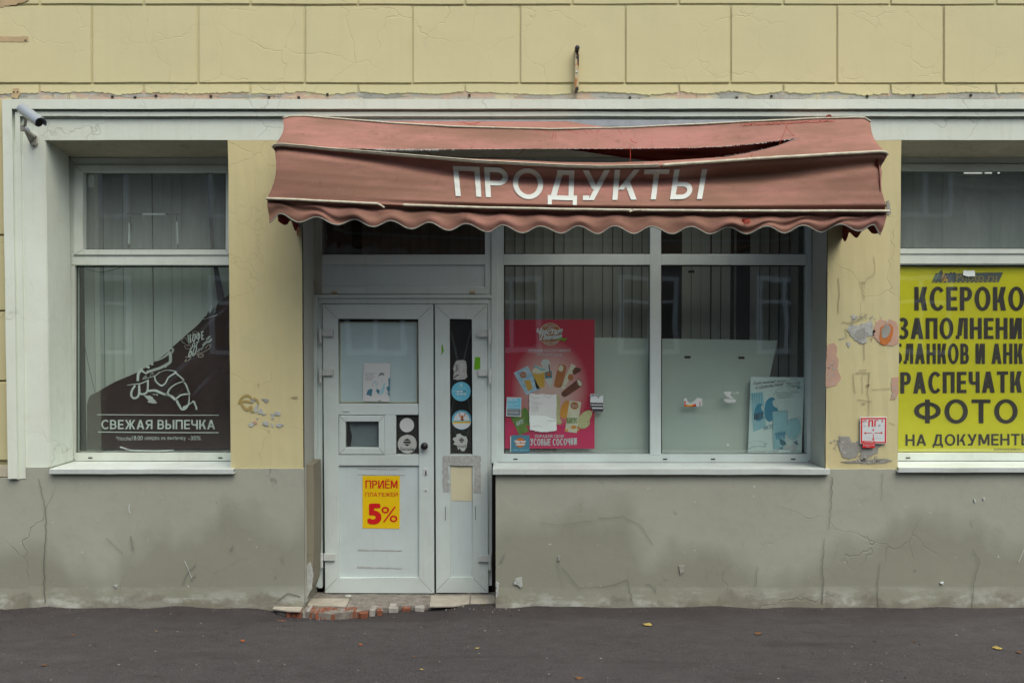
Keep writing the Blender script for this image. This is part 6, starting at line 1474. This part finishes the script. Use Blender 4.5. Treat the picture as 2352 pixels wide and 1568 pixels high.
# bars behind the narrow glass
g = G()
for pts in ([(320, 180), (332, 175), (395, 445), (380, 450)], [(505, 165), (515, 180), (452, 450), (438, 445)], [(350, 800), (362, 805), (336, 925), (325, 930)], [(478, 805), (492, 800), (520, 925), (505, 935)], [(335, 1040), (350, 1035), (380, 1140), (365, 1150)], [(500, 1040), (515, 1045), (480, 1160), (468, 1150)], [(400, 1270), (445, 1270), (425, 1325), (415, 1325)]):
    g.prism([P(*ZC(x, y), LYG + .07) for x, y in pts], .006)
g.build('lattice_grille', M['tape_dark'], None, label='dim crossed grille bars behind the narrow door glass', cat='grille')
for pts, lb in (([(238, 300), (250, 308), (260, 360), (240, 405)], 'small green tape scrap on the left stile of the narrow door leaf'), ([(552, 418), (600, 420), (600, 535), (541, 535)], 'large green tape piece beside the upper right door hinge')):
    sheet('green_tape', lb, 'tape', [ZC(*p) for p in pts], LY - .002, 'green')
g = G()
for pl_ in ([(252, 1340), (320, 1340), (320, 1430), (300, 1440), (312, 1560), (290, 1570), (318, 1610), (315, 1680), (250, 1680), (245, 1500)], [(326, 1340), (528, 1340), (528, 1432), (326, 1430)], [(534, 1335), (605, 1340), (604, 1685), (536, 1690), (545, 1500)]):
    g.prism([P(*ZC(x, y), LY - .002) for x, y in jagged(pl_, 14, 4, 2)], .0016)
g.build('peeled_tape', M['foil'], None, label='crinkled silvery tape remains round the top of the lower narrow door panel', cat='tape')
sheet('cream_paper', 'cream paper sheet stuck on the narrow door panel under the silvery tape', 'paper sheet', jagged([ZB(*p) for p in [(1055, 462), (1208, 462), (1208, 705), (1058, 702)]], 8, .3, 1), LY + .0135, 'paper_cream')
# yellow payment notice
NO = sheet('payment_notice', 'bright yellow sheet with red lettering on the lower door panel', 'notice', [ZB(*p) for p in [(437, 528), (699, 529), (698, 898), (438, 895)]], LY + .0175, 'yellow_paper')
b = Flat(750 / 1.0884, 1000 / 1.0884, 1 / 3.0476, LY + .0175, NO); RPn = M['red_print']
b.text('ПРИЁМ', 458, 549, 683, 616, RPn, wt=.02); b.text('ПЛАТЕЖЕЙ', 458, 640, 684, 672, RPn, wt=.012); b.text('5', 472, 722, 570, 868, RPn, wt=.05); b.text('%', 570, 744, 682, 852, RPn, wt=.012)
# bulb in the fanlight
lathe(P(790, 550, .9), [(.0001, -.03), (.02, -.02), (.026, 0), (.018, .02), (.0001, .03)], 12).build('light_bulb', M['paper'], None, smooth=True, label='small unlit bulb hanging behind the fanlight over the door', cat='bulb')

# ------------------------------------------------------------------ the house across the street (it stands behind the camera and shows in the panes)
OY = -15.0
OB = thing('apartment_building', 'dull plastered apartment house across the street reflected in the panes', 'building', (0, OY, 0))
G().box(-26, OY - 6, -.1, 26, OY, 8.4).build('wall', M['stair_paint'], OB)
G().box(-26.2, OY - 6.2, 8.4, 26.2, OY + .3, 8.6).build('cornice', M['white_frame'], OB)
fr = None
for zi, z in enumerate((1.2, 4.7)):
    for i in range(13):
        x = -21 + i * 3.5
        c = Vector((x, OY, z))
        if fr is None:
            g = G(); 
            for (a0, b0, a1, b1) in ((-.75, 0, -.63, 2.0), (.63, 0, .75, 2.0), (-.63, 1.88, .63, 2.0), (-.63, 0, .63, .12), (-.05, .12, .05, 1.88), (-.63, 1.3, -.05, 1.38), (.05, 1.3, .63, 1.38)):
                g.box(x + a0, OY + .0, z + b0, x + a1, OY + .07, z + b1)
            fr = g.build('window', M['white_frame'], OB); pn = G().box(x - .62, OY + .005, z + .1, x + .62, OY + .02, z + 1.9).build('pane', M['opp_glass'], fr)
        else:
            o = fr.copy(); COL.objects.link(o); o.location = fr.location + Vector((i * 3.5, 0, z - 1.2)); p_ = pn.copy(); COL.objects.link(p_); p_.parent = o
